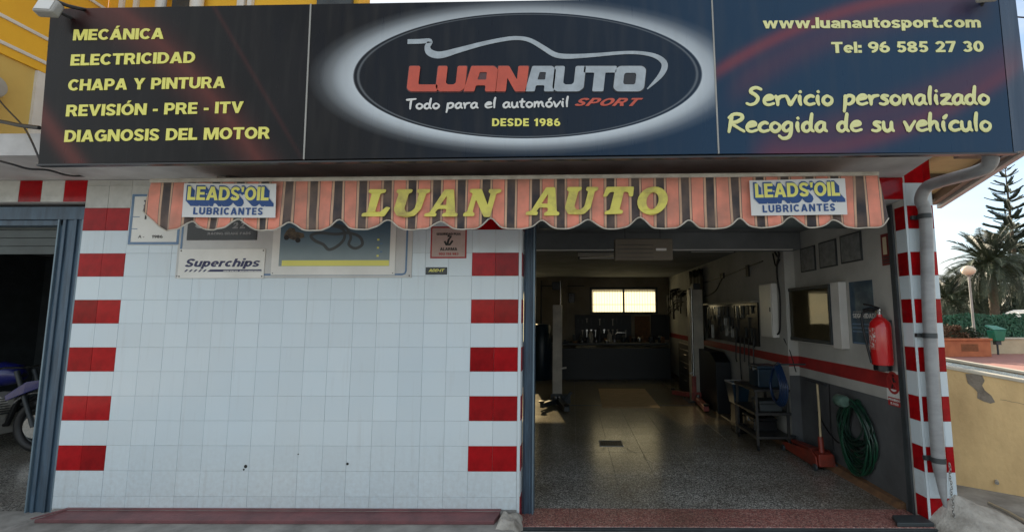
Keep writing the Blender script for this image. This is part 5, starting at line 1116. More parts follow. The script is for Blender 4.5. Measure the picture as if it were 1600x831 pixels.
obj('body', MB().add([(6.52,2.66,.42),(6.70,2.66,.42),(6.70,2.90,.42),(6.52,2.90,.42),(6.48,2.62,.70),(6.73,2.62,.70),(6.73,2.94,.70),(6.48,2.94,.70)],[(0,3,2,1),(0,1,5,4),(1,2,6,5),(2,3,7,6),(3,0,4,7)]), mt['bluebox'], GB, bevel=.01)
obj('rim', MB().box(6.475,2.615,.70,6.49,2.945,.72).box(6.72,2.615,.70,6.735,2.945,.72).box(6.49,2.615,.70,6.72,2.63,.72).box(6.49,2.93,.70,6.72,2.945,.72), mt['pole'], GB)
obj('stand', MB().box(6.53,2.68,.0175,6.69,2.88,.419), mt['blackgloss'], GB, bevel=.01)
# white box and dangling cable near the corner
o = props(obj('fuse_box', MB().box(6.90,2.20,1.36,6.979,2.60,2.08), mt['whitepaint'], None, bevel=.006), 'tall pale grey fuse box on the far side wall', 'fuse box')
obj('door_panel', MB().box(6.892,2.22,1.38,6.8995,2.58,2.06), mt['board_white'], o, bevel=.003); obj('latch', MB().box(6.885,2.24,1.70,6.892,2.26,1.76), mt['steel_dark'], o)
c_ = MB().tube(catmull([(6.965,2.12,2.42),(6.95,2.16,2.50),(6.94,2.08,2.52),(6.94,2.02,2.44),(6.95,2.10,2.34),(6.965,2.16,2.2),(6.97,2.12,1.9),(6.965,2.14,1.55),(6.96,2.18,1.42),(6.93,2.27,1.40)],6), .012, 7)
c_.tube(catmull([(6.96,2.05,2.38),(6.94,2.12,2.30),(6.95,2.2,2.42),(6.96,2.24,2.48)],5), .010, 6).tube([(6.968,2.06,1.36),(7.0,1.972,1.2),(7.06,1.968,.95)], .006, 6)
props(obj('cable_loop', c_, mt['black'], None, smooth=True), 'black cable knotted in a loop and hanging down beside the fuse box', 'cable')
c_ = MB().tube(catmull([(6.96,5.5,2.02),(6.93,5.1,2.03),(6.92,4.6,2.10),(6.93,4.35,2.25),(6.965,4.3,2.33)],6), .012, 7).tube([(6.972,2.6,2.42),(6.972,4.3,2.33),(6.972,6.0,2.30)], .010, 6).box(6.94,4.25,2.30,6.975,4.4,2.40).box(6.95,3.1,2.24,6.975,3.2,2.42)
props(obj('wall_wiring', c_, mt['black'], None, smooth=False), 'black wiring and junction boxes along the upper far side wall', 'wiring')
# tool panel with hanging tools
TP = thing('tool_board', (6.96,3.9,1.2), 'dark tool panel crowded with hanging tools above the red stripe', 'tool board')
obj('panel', MB().box(6.955,2.83,1.20,6.9795,5.30,1.84), mt['blackgloss'], TP); obj('top_shelf', MB().box(6.87,2.83,1.84,6.979,5.30,1.865), mt['liftgrey'], TP, bevel=.003)
for k in range(46):
    y = 2.95+k*.05+random.uniform(-.01,.01); zt = random.choice((1.80,1.62,1.46)); L = random.uniform(.10,.26); w2 = random.uniform(.006,.016)
    m_ = MB().box(6.935,y-w2,zt-L,6.95,y+w2,zt)
    if k % 3 == 0: m_.lathe((6.930,y,zt-L), [(.024,0),(.024,.014)], 10, 'X')
    elif k % 3 == 1: m_.box(6.925,y-.03,zt-.03,6.952,y+.03,zt)
    obj('tool', m_, mt[random.choice(('toolmetal','steel_dark','steel_dark','blackgloss','toolmetal'))], TP)
for k in range(5):
    y = 2.95+k*.18; m_ = MB().tube([(6.93,y,1.30),(6.92,y+.01,.95),(6.93,y,random.uniform(.55,.95))], .010, 6); obj('strap', m_, mt['black'], TP, smooth=True)
# dark cabinet, its body shaped to stand in for a shadow silhouette on the wall
CB = thing('shadow_cabinet', (6.8,6,0), 'dark cabinet shape standing in for the shadow on the wall behind the right lift post', 'cabinet')
obj('body', MB().prism_x([(3.95,.02),(6.7,.02),(6.7,1.03),(4.3,1.0),(3.98,.86)], 6.68, 6.93), mt['tealboard'], CB, bevel=.008)
for k in range(3): obj('drawer', MB().box(6.665,5.5,.12+k*.27,6.679,6.5,.36+k*.27), mt['tealboard'], CB, bevel=.003); obj('handle', MB().cyl((6.655,5.9,.26+k*.27),(6.655,6.1,.26+k*.27),.006,6), mt['steel_dark'], CB)
# cluster of hoses / leads by the right post
m_ = MB()
for k in range(22):
    y = random.uniform(6.2,8.5); z = random.uniform(1.8,2.3); x = random.uniform(6.7,6.93)
    m_.tube(catmull([(6.97,y,z+.05),(x,y+.03,z),(x,y+.1,z-random.uniform(.1,.45)),(x+.02,y+.16,z-random.uniform(.0,.2)),(6.96,y+.2,z)],4), random.uniform(.008,.018), 6)
props(obj('hanging_leads', m_, mt['black'], None, smooth=True), 'tangle of dark leads and belts hanging high on the wall behind the right post', 'leads')
# invented black sheet that fills in the dark area behind the right post
vs = []; fs = []
for i in range(25):
    for j in range(9): vs.append((6.90+.025*math.sin(i*1.1)+.01*math.sin(j), 5.35+i*.045, 2.60-j*.18-.02*math.sin(i*.8)))
for i in range(24):
    for j in range(8): a = i*9+j; fs.append((a,a+9,a+10,a+1))
o = props(obj('backdrop', MB().add(vs, fs), mt['black'], None, smooth=True), 'black sheet added for the dark area on the side wall behind the right lift post', 'backdrop')
sm_ = o.modifiers.new('thickness', 'SOLIDIFY'); sm_.thickness = .004
# two post lift
LF = thing('car_lift', (5.3,4.9,0), 'two post car lift with tall grey columns and red arms folded on the floor', 'car lift')
def column(x0, x1, y0, y1, h, side):
    s = side
    obj('column', MB().prism([(x0,y0),(x1,y0),(x1,y1),(x1-.03*(1),y1),(x1-.03,y0+.03),(x0+.03,y0+.03),(x0+.03,y1),(x0,y1)], .03, h), mt['liftgrey'], LF, bevel=.004)
    obj('base_plate', MB().box(x0-.10,y0-.10,.018,x1+.10,y1+.12,.034), mt['steel_dark'], LF, bevel=.003)
    for (bx, by) in ((x0-.07,y0-.07),(x1+.07,y0-.07),(x0-.07,y1+.08),(x1+.07,y1+.08)): obj('bolt', MB().lathe((bx,by,.034),[(.014,0),(.014,.014),(.006,.016),(.006,.03)],6), mt['toolmetal'], LF)
column(3.885, 4.06, 4.8, 5.0, 1.84, -1)
column(6.53, 6.78, 5.0, 5.2, 2.14, 1)
obj('screw_spindle', MB().cyl((4.03,4.85,1.6),(4.03,4.85,2.30),.014,10), mt['toolmetal'], LF, smooth=True)
obj('screw_spindle', MB().cyl((6.56,4.97,.30),(6.56,4.97,2.18),.020,10), mt['toolmetal'], LF, smooth=True)
obj('motor_housing', MB().box(3.87,4.78,2.13,4.02,4.95,2.28), mt['steel_dark'], LF, bevel=.015)
obj('motor_housing', MB().box(6.60,4.98,2.14,6.74,5.2,2.26), mt['steel_dark'], LF, bevel=.015)
obj('control_box', MB().box(4.15,8.86,1.98,4.32,8.899,2.24), mt['blackgloss'], LF, bevel=.006) if False else None
for cx, cy, s in ((3.98,4.9,1),(6.64,5.08,-1)):
    obj('carriage', MB().box(cx-.10,cy-.13,.05,cx+.10,cy-.115,.42) if False else MB().box(cx-.13,cy-.16,.05,cx+.13,cy-.11,.20), mt['liftred' if s < 0 else 'steel_dark'], LF, bevel=.008)
def arm(p, q, w, mat):
    p, q = Vector(p), Vector(q); d = (q-p).normalized(); n = Vector((-d.y,d.x,0))*w/2
    m_ = MB(); vs = []
    for z in (.05,.13):
        for c in (p-n, q-n*.8, q+n*.8, p+n): vs.append((c.x,c.y,z))
    m_.add(vs,[(0,3,2,1),(4,5,6,7),(0,1,5,4),(1,2,6,5),(2,3,7,6),(3,0,4,7)])
    a_ = obj('lift_arm', m_, mt[mat], LF, bevel=.008)
    obj('arm_tip', MB().lathe((q.x,q.y,.13),[(.03,0),(.05,.015),(.055,.04),(.03,.045)],16), mt['black'], a_, smooth=True)
    obj('pivot', MB().cyl((p.x,p.y,.04),(p.x,p.y,.17),.035,14), mt['toolmetal'], a_, smooth=True)
arm((6.60,4.85,0),(6.50,3.98,0),.11,'liftred'); arm((6.60,5.30,0),(6.30,5.62,0),.10,'liftred')
arm((4.02,4.72,0),(4.16,3.95,0),.12,'steel_dark'); arm((3.95,4.70,0),(3.72,4.25,0),.09,'steel_dark')
obj('red_guard', MB().box(6.52,4.93,.14,6.60,4.985,.50), mt['liftred'], LF, bevel=.01)
obj('hydraulic_block', MB().box(4.06,4.62,.05,4.22,4.80,.20).cyl((4.10,4.55,.12),(4.24,4.60,.26),.03,10), mt['steel_dark'], LF, bevel=.01)
obj('locking_lever', MB().cyl((4.05,4.79,.66),(4.14,4.74,.68),.016,8), mt['whitepaint'], LF); obj('locking_lever', MB().cyl((6.76,4.98,.55),(6.90,4.92,.56),.018,8).cyl((6.48,4.95,.55),(6.55,4.98,.56),.018,8), mt['whitepaint'], LF)
# plywood board, drain, channel
props(obj('plywood_sheet', MB().add([(4.785,4.40,.0175),(5.81,4.40,.0175),(5.845,6.41,.0175),(4.83,6.41,.0175),(4.785,4.40,.032),(5.81,4.40,.030),(5.845,6.41,.03),(4.83,6.41,.032)],[(0,3,2,1),(4,5,6,7),(0,1,5,4),(1,2,6,5),(2,3,7,6),(3,0,4,7)]), mt['wood'], None, bevel=.003), 'large square plywood sheet lying flat between the lift posts', 'plywood board')
DG = thing('floor_drain', (4.75,2.2,.017), 'small rectangular drain cover set in the terrazzo floor', 'drain cover')
obj('drain_frame', MB().box(4.60,2.08,.0165,4.90,2.09,.022).box(4.60,2.33,.0165,4.90,2.34,.022).box(4.60,2.09,.0165,4.61,2.33,.022).box(4.89,2.09,.0165,4.90,2.33,.022), mt['pole'], DG)
obj('drain_pit', MB().box(4.611,2.091,.0163,4.889,2.329,.0172), mt['black'], DG)
for k in range(9): obj('drain_bar', MB().box(4.615+k*.031,2.095,.0173,4.627+k*.031,2.325,.021), mt['steel_dark'], DG)
props(obj('cable_channel', MB().box(4.12,4.60,.0163,4.78,4.68,.019).box(5.83,4.60,.0163,6.46,4.68,.019), mt['black'], None), 'dark cable channel crossing the floor between the lift posts', 'floor channel')
sc = MB()
for (x, y, a, L) in ((5.02,1.75,1.9,.30),(5.12,1.45,1.7,.24),(4.62,1.9,1.2,.12),(5.35,2.6,.4,.16),(4.3,2.9,.1,.3),(5.9,2.1,.9,.2),(4.5,1.3,2.5,.1),(6.2,3.1,.3,.25)):
    P = [Vector((x+L*t*math.cos(a)+.02*math.sin(t*9+x), y+L*t*math.sin(a)+.015*math.cos(t*7), .0168)) for t in (0,.25,.5,.75,1)]
    sc.tube(P, [.002,.006,.005,.007,.002], 6, flat=(Vector((0,0,1)), .08))
props(obj('floor_crack', sc, mt['black'], fl), kind='stuff')
# back benches and boards
WB = thing('workbench', (5,8.5,0), 'long dark cluttered workbench along the back wall under the window', 'workbench')
obj('bench_top', MB().box(3.0,8.1,.86,6.75,8.75,.91), mt['steel_dark'], WB, bevel=.006)
for k in range(9):
    ww = random.uniform(.25,.38); dd = random.uniform(-.12,.25); obj('stored_box', MB().box(3.05+k*.40,8.14+dd,.02,3.05+k*.40+ww,8.72,random.uniform(.35,.84)), mt['tealboard'], WB, bevel=.01)
for k in range(34):
    x = random.uniform(3.1,6.7); y = random.uniform(8.15,8.6); h = random.uniform(.04,.22); r = random.uniform(.02,.07)
    obj('clutter', MB().box(x-r,y-r,.912,x+r,y+r,.912+h) if k % 2 else MB().lathe((x,y,.912),[(r,0),(r,h*.8),(r*.5,h)],10), mt[random.choice(('steel_dark','blackgloss','tealboard','tealboard','rust','blackgloss'))], WB)
obj('bench_dark_fill', MB().box(3.0,7.86,.02,6.75,7.9,.80), mt['tealboard'], WB, bevel=.006)  # black panel added to stand in for the darkness under the bench
props(obj('tool_board', MB().box(4.33,8.93,.95,5.90,8.998,1.64), mt['tealboard'], None, bevel=.004), 'blue black tool board left of centre on the back wall', 'tool board')
TB = bpy.data.objects['tool_board.001'] if 'tool_board.001' in bpy.data.objects else None
if TB:
    for k in range(24):
        x = 4.42+(k%12)*.12; z = (1.55 if k < 12 else 1.25)-random.uniform(0,.04); L = random.uniform(.08,.22); obj('tool', MB().box(x-.012,8.915,z-L,x+.012,8.928,z).box(x-.025,8.912,z-.03,x+.025,8.929,z), mt[random.choice(('liftgrey','steel_dark','toolmetal','black'))], TB)
props(obj('tool_board', MB().box(6.00,8.93,.98,6.42,8.998,1.60), mt['rust'], None, bevel=.004), 'small brown board between the two dark boards on the back wall', 'tool board')
props(obj('tool_board', MB().box(6.46,8.93,.95,6.95,8.998,1.64), mt['tealboard'], None, bevel=.004), 'small blue black board at the right end of the back wall', 'tool board')
for k, (x, h, m_n) in enumerate(((4.75,.30,'liftgrey'),(4.98,.40,'steel_dark'),(5.25,.28,'liftgrey'),(5.5,.12,'toolmetal'),(5.62,.2,'steel_dark'),(4.5,.22,'steel_dark'),(6.15,.2,'rust'),(6.6,.2,'bluebox'),(6.05,.16,'toolmetal'))):
    props(obj('oil_can' if k != 3 else 'lamp_arm', MB().lathe((x,8.45,.912),[(.06,0),(.065,.02),(.065,h*.7),(.03,h*.85),(.022,h)],14) if k != 3 else MB().tube([(5.4,8.4,.912),(5.4,8.4,1.12),(5.45,8.4,1.17),(5.68,8.4,1.17)],.013,8), mt[m_n], None, smooth=True),
        ('pale tall can, leftmost on the back bench','dark tall can near the middle of the back bench','grey conical bottle on the back bench','bent chrome lamp arm on the back bench','short dark can right of the lamp arm','short dark can left of the pale can on the back bench','brown can on the right part of the back bench','blue can near the right end of the back bench','small chrome can on the right part of the back bench')[k], 'can' if k != 3 else 'lamp arm')
props(obj('paper_roll', MB().cyl((4.35,8.02,.80),(4.86,8.02,.80),.055,16), mt['wallback'], None, smooth=True), 'pale paper roll hung at the front of the workbench', 'paper roll')
props(obj('oil_tank', MB().lathe((3.45,7.9,.02),[(.25,0),(.27,.03),(.27,1.30),(.22,1.38),(.05,1.40)],22), mt['bluebox'], None, smooth=True), 'dark blue drum standing in the left rear corner', 'drum')
props(obj('speaker', MB().box(4.15,8.86,1.98,4.32,8.998,2.24), mt['blackgloss'], None, bevel=.008), 'small black loudspeaker high on the back wall left of the window', 'speaker')
# hanging board and tube lamps under the ceiling
HB = thing('hanging_box', (5.02,1.0,2.24), 'beige rectangular air curtain box hanging on two wires inside the opening', 'hanging box')
obj('box', MB().box(4.715,0.95,2.245,5.33,1.10,2.475), M('beige dark casing', (0.16,0.135,0.10), .6, vs=4, var=.2), HB, bevel=.008)
obj('grille', MB().box(5.15,.944,2.345,5.26,.9495,2.37), mt['whitepaint'], HB)
for k in range(4): obj('slot', MB().box(4.74,.945,2.27+k*.045,5.12,.9492,2.274+k*.045), mt['steel_dark'], HB)
for x in (4.83, 5.21): obj('wire', MB().cyl((x,1.02,2.476),(x,1.02,2.686),.003,6), mt['black'], HB)
def tube_lamp(x0, x1, y, label):
    t = thing('tube_lamp', ((x0+x1)/2,y,2.6), label, 'ceiling lamp', 'unlit tube lamps under the ceiling')
    obj('housing', MB().box(x0,y-.04,2.625,x1,y+.04,2.686), mt['liftgrey'], t, bevel=.006); obj('lamp_tube', MB().cyl((x0+.03,y,2.60),(x1-.03,y,2.60),.014,10), mt['whitepaint'], t, smooth=True)
    for x in (x0+.02, x1-.02): obj('lamp_holder', MB().box(x-.012,y-.02,2.58,x+.012,y+.02,2.624), mt['steel_dark'], t)
tube_lamp(4.35, 5.55, 3.7, 'unlit tube lamp under the ceiling just left of centre')
tube_lamp(6.0, 6.7, 2.9, 'unlit tube lamp near the far side wall at the right')
# ================================================================ MOTORCYCLE IN THE LEFT BAY
MC = thing('motorcycle', (-1.9,1.25,0.03), 'blue motorcycle parked in the dark left bay behind the steel jamb', 'motorcycle')
my = 1.25
def wheel(cx, lab):
    w_ = obj('wheel', MB().tube([(cx+.27*math.cos(t*PI/16), my, .345+.27*math.sin(t*PI/16)) for t in range(33)], .055, 10, caps=False), mt['black'], MC, smooth=True)
    obj('rim', MB().tube([(cx+.215*math.cos(t*PI/16), my, .345+.215*math.sin(t*PI/16)) for t in range(33)], .014, 8, caps=False), mt['steel_dark'], w_, smooth=True)
    obj('hub', MB().lathe((cx,my-.07,.345),[(.03,0),(.09,.01),(.095,.06),(.09,.12),(.03,.14)],18,'Y'), mt['toolmetal'], w_, smooth=True)
    obj('brake_disc', MB().lathe((cx,my-.085,.345),[(.135,0),(.135,.006),(.06,.006)],24,'Y'), mt['toolmetal'], w_, smooth=True)
    sp = MB()
    for k in range(10): a = k*2*PI/10; sp.cyl((cx+.05*math.cos(a),my,.345+.05*math.sin(a)),(cx+.21*math.cos(a),my,.345+.21*math.sin(a)),.008,5)
    obj('spokes', sp, mt['steel_dark'], w_)
wheel(-1.42,''); wheel(-2.75,'')
obj('mudguard', MB().tube([(-1.42+.34*math.cos(t), my, .345+.34*math.sin(t)) for t in [PI*.12+k*.14 for k in range(15)]], .05, 8, flat=(Vector((0,0,1)),.6)), mt['blackgloss'], MC, smooth=True)
obj('chrome_guard', MB().tube([(-1.42+.40*math.cos(t), my-.07, .345+.40*math.sin(t)) for t in [PI*.30+k*.12 for k in range(13)]], .012, 6), mt['toolmetal'], MC, smooth=True)
obj('fork', MB().cyl((-1.42,my-.09,.345),(-1.70,my-.09,1.0),.025,10).cyl((-1.42,my+.09,.345),(-1.70,my+.09,1.0),.025,10), mt['steel_dark'], MC, smooth=True)
obj('frame', MB().tube([(-1.70,my,.95),(-2.1,my,.85),(-2.6,my,.75),(-2.75,my,.345)], .03, 8).tube([(-1.68,my,.85),(-1.85,my,.35),(-2.3,my,.30),(-2.75,my,.345)], .028, 8), mt['black'], MC, smooth=True)
obj('engine', MB().box(-2.25,my-.16,.24,-1.88,my+.16,.48).cyl((-1.98,my,.45),(-1.86,my,.70),.11,14).lathe((-2.12,my-.2,.36),[(.09,0),(.12,.02),(.12,.38),(.09,.40)],18,'Y'), mt['pole'], MC, bevel=.01)
fin = MB()
for k in range(7): fin.box(-2.08,my-.13,.49+k*.03,-1.80,my+.13,.498+k*.03)
obj('cooling_fins', fin, mt['steel_dark'], MC)
obj('fuel_tank', MB().tube([(-1.72,my,.92),(-1.80,my,.95),(-1.95,my,.96),(-2.12,my,.90),(-2.2,my,.84)], [.05,.12,.15,.12,.05], 16), mt['bluepaint'], MC, smooth=True)
obj('fairing', MB().add([(-1.36,my-.12,.90),(-1.50,my-.15,.88),(-1.72,my-.17,.72),(-1.70,my-.17,.66),(-1.52,my-.15,.74),(-1.38,my-.12,.80),(-1.36,my-.10,.90),(-1.50,my-.13,.88),(-1.72,my-.15,.72),(-1.70,my-.15,.66),(-1.52,my-.13,.74),(-1.38,my-.10,.80)],[(0,1,4,5),(1,2,3,4),(6,11,10,7),(7,10,9,8),(0,6,7,1),(1,7,8,2),(5,4,10,11),(4,3,9,10),(2,8,9,3),(0,5,11,6)]), mt['bluepaint'], MC, bevel=.006)
obj('seat', MB().tube([(-2.15,my,.86),(-2.3,my,.84),(-2.6,my,.88),(-2.85,my,.92)], [.06,.11,.12,.06], 14, flat=(Vector((0,0,1)),.5)), mt['black'], MC, smooth=True)
obj('tail', MB().tube([(-2.6,my,.80),(-2.9,my,.88),(-3.05,my,.92)], [.08,.07,.03], 12), mt['bluepaint'], MC, smooth=True)
obj('exhaust', MB().tube([(-1.9,my-.14,.45),(-1.85,my-.18,.28),(-2.1,my-.19,.22),(-2.5,my-.19,.28)], .025, 10).tube([(-2.45,my-.19,.27),(-2.95,my-.19,.38)], [.04,.055], 12), mt['toolmetal'], MC, smooth=True)
obj('handlebar', MB().tube([(-1.78,my-.36,1.02),(-1.72,my-.2,1.05),(-1.70,my,1.03),(-1.72,my+.2,1.05),(-1.78,my+.36,1.02)], .013, 8), mt['toolmetal'], MC, smooth=True)
obj('footpeg', MB().cyl((-2.3,my-.16,.36),(-2.3,my-.34,.38),.014,8).cyl((-1.98,my-.2,.60),(-1.90,my-.24,.66),.014,8), mt['toolmetal'], MC, smooth=True)
MC.location.x -= 0.80; MC.location.y += 0.55; MC.location.z -= 0.01
# ================================================================ OUTSIDE, TO THE RIGHT
# raised fountain basin with ochre wall
d_ = Vector((.349,-.281)).normalized(); nn = Vector((.281,.349)).normalized(); p_ = Vector((8.076,.855))
A_ = p_-d_*0.62; C_ = p_+d_*3.2
def ring_poly(off):
    a_ = A_+nn*off; c_ = C_+nn*off; far = []
    return a_, c_
FB = thing('raised_basin', (8.7,.9,0), 'raised basin with stained ochre rendered wall beyond the striped pilaster', 'basin')
a0, c0 = A_, C_; a1, c1 = A_+nn*.10, C_+nn*.10
obj('wall', MB().prism([(a0.x,a0.y),(c0.x,c0.y),(c1.x,c1.y),(a1.x,a1.y)], -.03, 1.0).prism([(A_+nn*1.02).to_tuple(), (C_+nn*1.02).to_tuple(), (C_+nn*1.12).to_tuple(), (A_+nn*1.12).to_tuple()], -.03, 1.0), mt['poolwall'], FB)
# the coping, sloping slightly down to the right as in the photo
def zc(q): return 1.145-.16*((Vector(q)-p_).dot(d_))
def cop(o0, o1, h0, h1):
    q = [A_+nn*o0, C_+nn*o0, C_+nn*o1, A_+nn*o1]; vs = [(v.x,v.y,(zc(v) if True else 1)-h0) for v in q]+[(v.x,v.y,zc(v)-h1) for v in q]
    return vs, [(0,3,2,1),(4,5,6,7),(0,1,5,4),(1,2,6,5),(2,3,7,6),(3,0,4,7)]
wl_ = MB(); q = cop(0.001,.099,.9,.03); wl_.add(*q); q = cop(1.021,1.119,.9,.03); wl_.add(*q); obj('wall_top', wl_, mt['poolwall'], FB)
cm = MB(); cm.add(*cop(-.012,.13,.03,0)); cm.add(*cop(1.0,1.14,.03,0)); obj('coping', cm, mt['coping'], FB, bevel=.006)
obj('mosaic_water', MB().add(*cop(.13,1.0,.09,.035)), mt['pond'], FB)
pz = (8.206, 0.750, 1.047); px_ = Vector(pz)
pat = MB(); vs = []
outl = [(-.05,.0),(.0,-.0),(.06,.0),(.075,-.05),(.055,-.09),(.07,-.13),(.11,-.17),(.13,-.22),(.10,-.235),(.05,-.22),(.015,-.20),(.02,-.15),(.0,-.12),(-.04,-.08)]
base = Vector((p_.x+d_.x*.17, p_.y+d_.y*.17, 1.085))
for o_ in (-.004, .002):
    for (a_, b2) in outl: vs.append((base.x+d_.x*a_*1.1+nn.x*o_, base.y+d_.y*a_*1.1+nn.y*o_, base.z+b2*1.15))
n_ = len(outl); pat.add(vs, [tuple(range(n_)), tuple(range(2*n_-1,n_-1,-1))]+[(i,i+n_,(i+1)%n_+n_,(i+1)%n_) for i in range(n_)])
obj('bare_patch', pat, mt['plaster'], FB)
q = p_+d_*.27; obj('water_spout', MB().cyl((q.x+nn.x*.02,q.y+nn.y*.02,.10),(q.x-nn.x*.03,q.y-nn.y*.03,.085),.016,10), mt['pole'], FB, smooth=True)
ck = MB()
for k in range(9):
    a_ = p_+d_*(.35+k*.04); ck.tube([(a_.x-nn.x*.001,a_.y-nn.y*.001,.86-.006*k+.004*(k%2)),(a_.x+d_.x*.04-nn.x*.001,a_.y+d_.y*.04-nn.y*.001,.854-.006*k+.004*((k+1)%2))], .0018, 4)
obj('wall_crack', ck, mt['plaster'], FB)
obj('side_road', MB().prism([(7.4,-3),(30,-3),(30,3),(7.4,9)], -.015, -.004), mt['concrete'], kind='structure')
props(obj('fallen_rail', MB().tube([(7.893, 0.338, 0.030), (7.889, 0.158, 0.030), (7.852, -0.040, 0.030)], .016, 8), mt['alu'], None, smooth=True), 'thin pale metal pipe lying on the ground right of the pilaster', 'pipe')
obj('red_plaza', MB().prism([(8,10.5),(60,4),(60,15.5),(8,15.5)], -.014, .0), mt['redpave'], kind='structure')
obj('far_plaza', MB().prism([(8,2.5),(60,2.5),(60,10.4),(8,10.4)], -.0145, -.002), mt['redpave'], kind='structure')
PL = thing('planter', (18.5,14.3,0), 'long terracotta coloured planter box with dry reddish shrubs', 'planter')
obj('box', MB().box(14.5,14.1,0,20.45,14.2,.62).box(14.5,15.0,0,20.45,15.1,.62).box(14.5,14.2,0,14.6,15.0,.62).box(20.35,14.2,0,20.45,15.0,.62), mt['orangeplanter'], PL, bevel=.02)
obj('rim', MB().box(14.45,14.05,.62,20.5,14.22,.70).box(20.33,14.22,.62,20.5,15.14,.70).box(14.45,14.98,.62,20.33,15.14,.70), mt['orangeplanter'], PL, bevel=.015)
obj('soil', MB().box(14.6,14.2,.1,20.35,15.0,.56), mt['trunk'], PL)
vt = MB()
for k in range(7): vt.box(19.3,14.085,.22+k*.04,19.95,14.0995,.24+k*.04)
obj('vent', vt, mt['rust'], PL)
def leafcloud(mb, c, r, n, s, flat=1.0, up=0.0):
    for k in range(n):
        while True:
            q = Vector((random.uniform(-1,1),random.uniform(-1,1),random.uniform(-1,1)))
            if .25 < q.length < 1: break
        p = Vector(c)+Vector((q.x*r[0],q.y*r[1],q.z*r[2])); a = Vector((random.gauss(0,1),random.gauss(0,1),random.gauss(0,.7)+up)).normalized(); b2 = a.orthogonal().normalized(); b2.rotate(Matrix.Rotation(random.uniform(0,6.28),3,a)); ss = s*random.uniform(.6,1.3)
        mb.add([p-a*ss, p+b2*ss*.35, p+a*ss, p-b2*ss*.35], [(0,1,2,3)])
def shrub(name, c, r, n, s, mat, label, cat, group=None, lumps=7, stem='trunk', z0=0):
    t = thing(name, (c[0],c[1],z0), label, cat, group); m_ = MB()
    for k in range(lumps):
        q = (c[0]+random.uniform(-.6,.6)*r[0], c[1]+random.uniform(-.6,.6)*r[1], c[2]+random.uniform(-.5,.5)*r[2]); f = random.uniform(.35,.6)
        leafcloud(m_, q, (r[0]*f,r[1]*f,r[2]*f), n//lumps, s)
    obj('foliage', m_, mt[mat], t)
    sm = MB()
    for k in range(5): sm.tube([(c[0]+random.uniform(-.1,.1),c[1]+random.uniform(-.1,.1),z0),(c[0]+random.uniform(-.5,.5)*r[0],c[1]+random.uniform(-.5,.5)*r[1],c[2])], [.03*r[2]+.01,.01], 5)
    obj('stem', sm, mt[stem], t); return t
for k, (x, h, m_n, lb) in enumerate(((18.3,.42,'twig','bushy dry reddish shrub nearest the pilaster in the planter'),(18.95,.42,'twig','dry reddish shrub second from the pilaster in the planter'),(19.5,.34,'twig','low reddish shrub in the middle of the planter'),(20.0,.30,'darkleaf','small dark green shrub at the right end of the planter'))):
    shrub('planter_shrub', (x,14.55,.60+h), (.40,.35,h), 900, .05, m_n, lb, 'shrub', 'shrubs in the planter', z0=.56)
obj_w = thing('low_wall', (24,15.5,0), 'low cream wall behind the green bin, under the hedge', 'wall')
obj('wall', MB().box(14.0,15.4,0,34,15.6,.60), mt['cream'], obj_w); obj('coping', MB().box(14.0,15.35,.60,34,15.65,.66), mt['coping'], obj_w, bevel=.01)
# hedge on a fence
HG = thing('hedge', (24,16.2,0), 'clipped dark green hedge running behind the low cream wall', 'hedge'); m_ = MB()
for k in range(15000):
    x = random.uniform(17,34); z = random.uniform(.5,1.62+.05*math.sin(x*3)); y = 16.05+abs(random.gauss(0,.10)); a = Vector((random.gauss(0,1),random.gauss(0,.5),random.gauss(0,1))).normalized(); b2 = a.cross(Vector((0,1,.3))).normalized(); s = random.uniform(.04,.09)
    m_.add([Vector((x,y,z))-a*s, Vector((x,y,z))+b2*s*.5, Vector((x,y,z))+a*s, Vector((x,y,z))-b2*s*.5], [(0,1,2,3)])
obj('foliage', m_, mt['hedge'], HG)
obj('inner_foliage', MB().box(16.5,16.22,.3,34,16.5,1.50), mt['darkleaf'], HG)
# street lamp with globe
LP = thing('street_lamp', (20.42,14.75,.56), 'slim lamp post with round opal globe rising from the planter', 'street lamp')
obj('pole', MB().tube([(20.43,14.75,.56),(20.42,14.75,1.2),(20.41,14.75,3.17)], [.055,.045,.036], 12), mt['pole'], LP, smooth=True)
obj('collar', MB().lathe((20.41,14.75,3.15),[(.05,0),(.09,.03),(.11,.06),(.08,.07)],16), mt['pole'], LP, smooth=True)
gp = [(.24*math.sin(PI*k/12)+.001, -.20*math.cos(PI*k/12)) for k in range(13)]
obj('globe', MB().lathe((20.41,14.75,3.40), gp, 24), mt['globe'], LP, smooth=True)
# litter bin
LB = thing('litter_bin', (21.5,15,0), 'green plastic litter bin on a post before the low cream wall', 'litter bin')
obj('bin_body', MB().add([(21.34,14.85,.55),(21.70,14.85,.55),(21.70,15.15,.55),(21.34,15.15,.55),(21.26,14.82,.98),(21.78,14.82,.98),(21.78,15.18,.98),(21.26,15.18,.98)],[(0,3,2,1),(4,5,6,7),(0,1,5,4),(1,2,6,5),(2,3,7,6),(3,0,4,7)]), mt['bin'], LB, bevel=.03)
obj('bin_lid', MB().add([(21.24,14.80,.99),(21.80,14.80,.99),(21.80,15.2,1.10),(21.24,15.2,1.14),(21.24,14.80,1.02),(21.80,14.80,1.02),(21.74,15.2,1.16),(21.30,15.2,1.20)],[(0,3,2,1),(4,5,6,7),(0,1,5,4),(1,2,6,5),(2,3,7,6),(3,0,4,7)]), mt['bin'], LB, bevel=.02)
obj('post', MB().cyl((21.52,15.0,0),(21.52,15.0,.56),.035,10).box(21.42,14.92,.40,21.62,15.08,.56), mt['steel_dark'], LB)
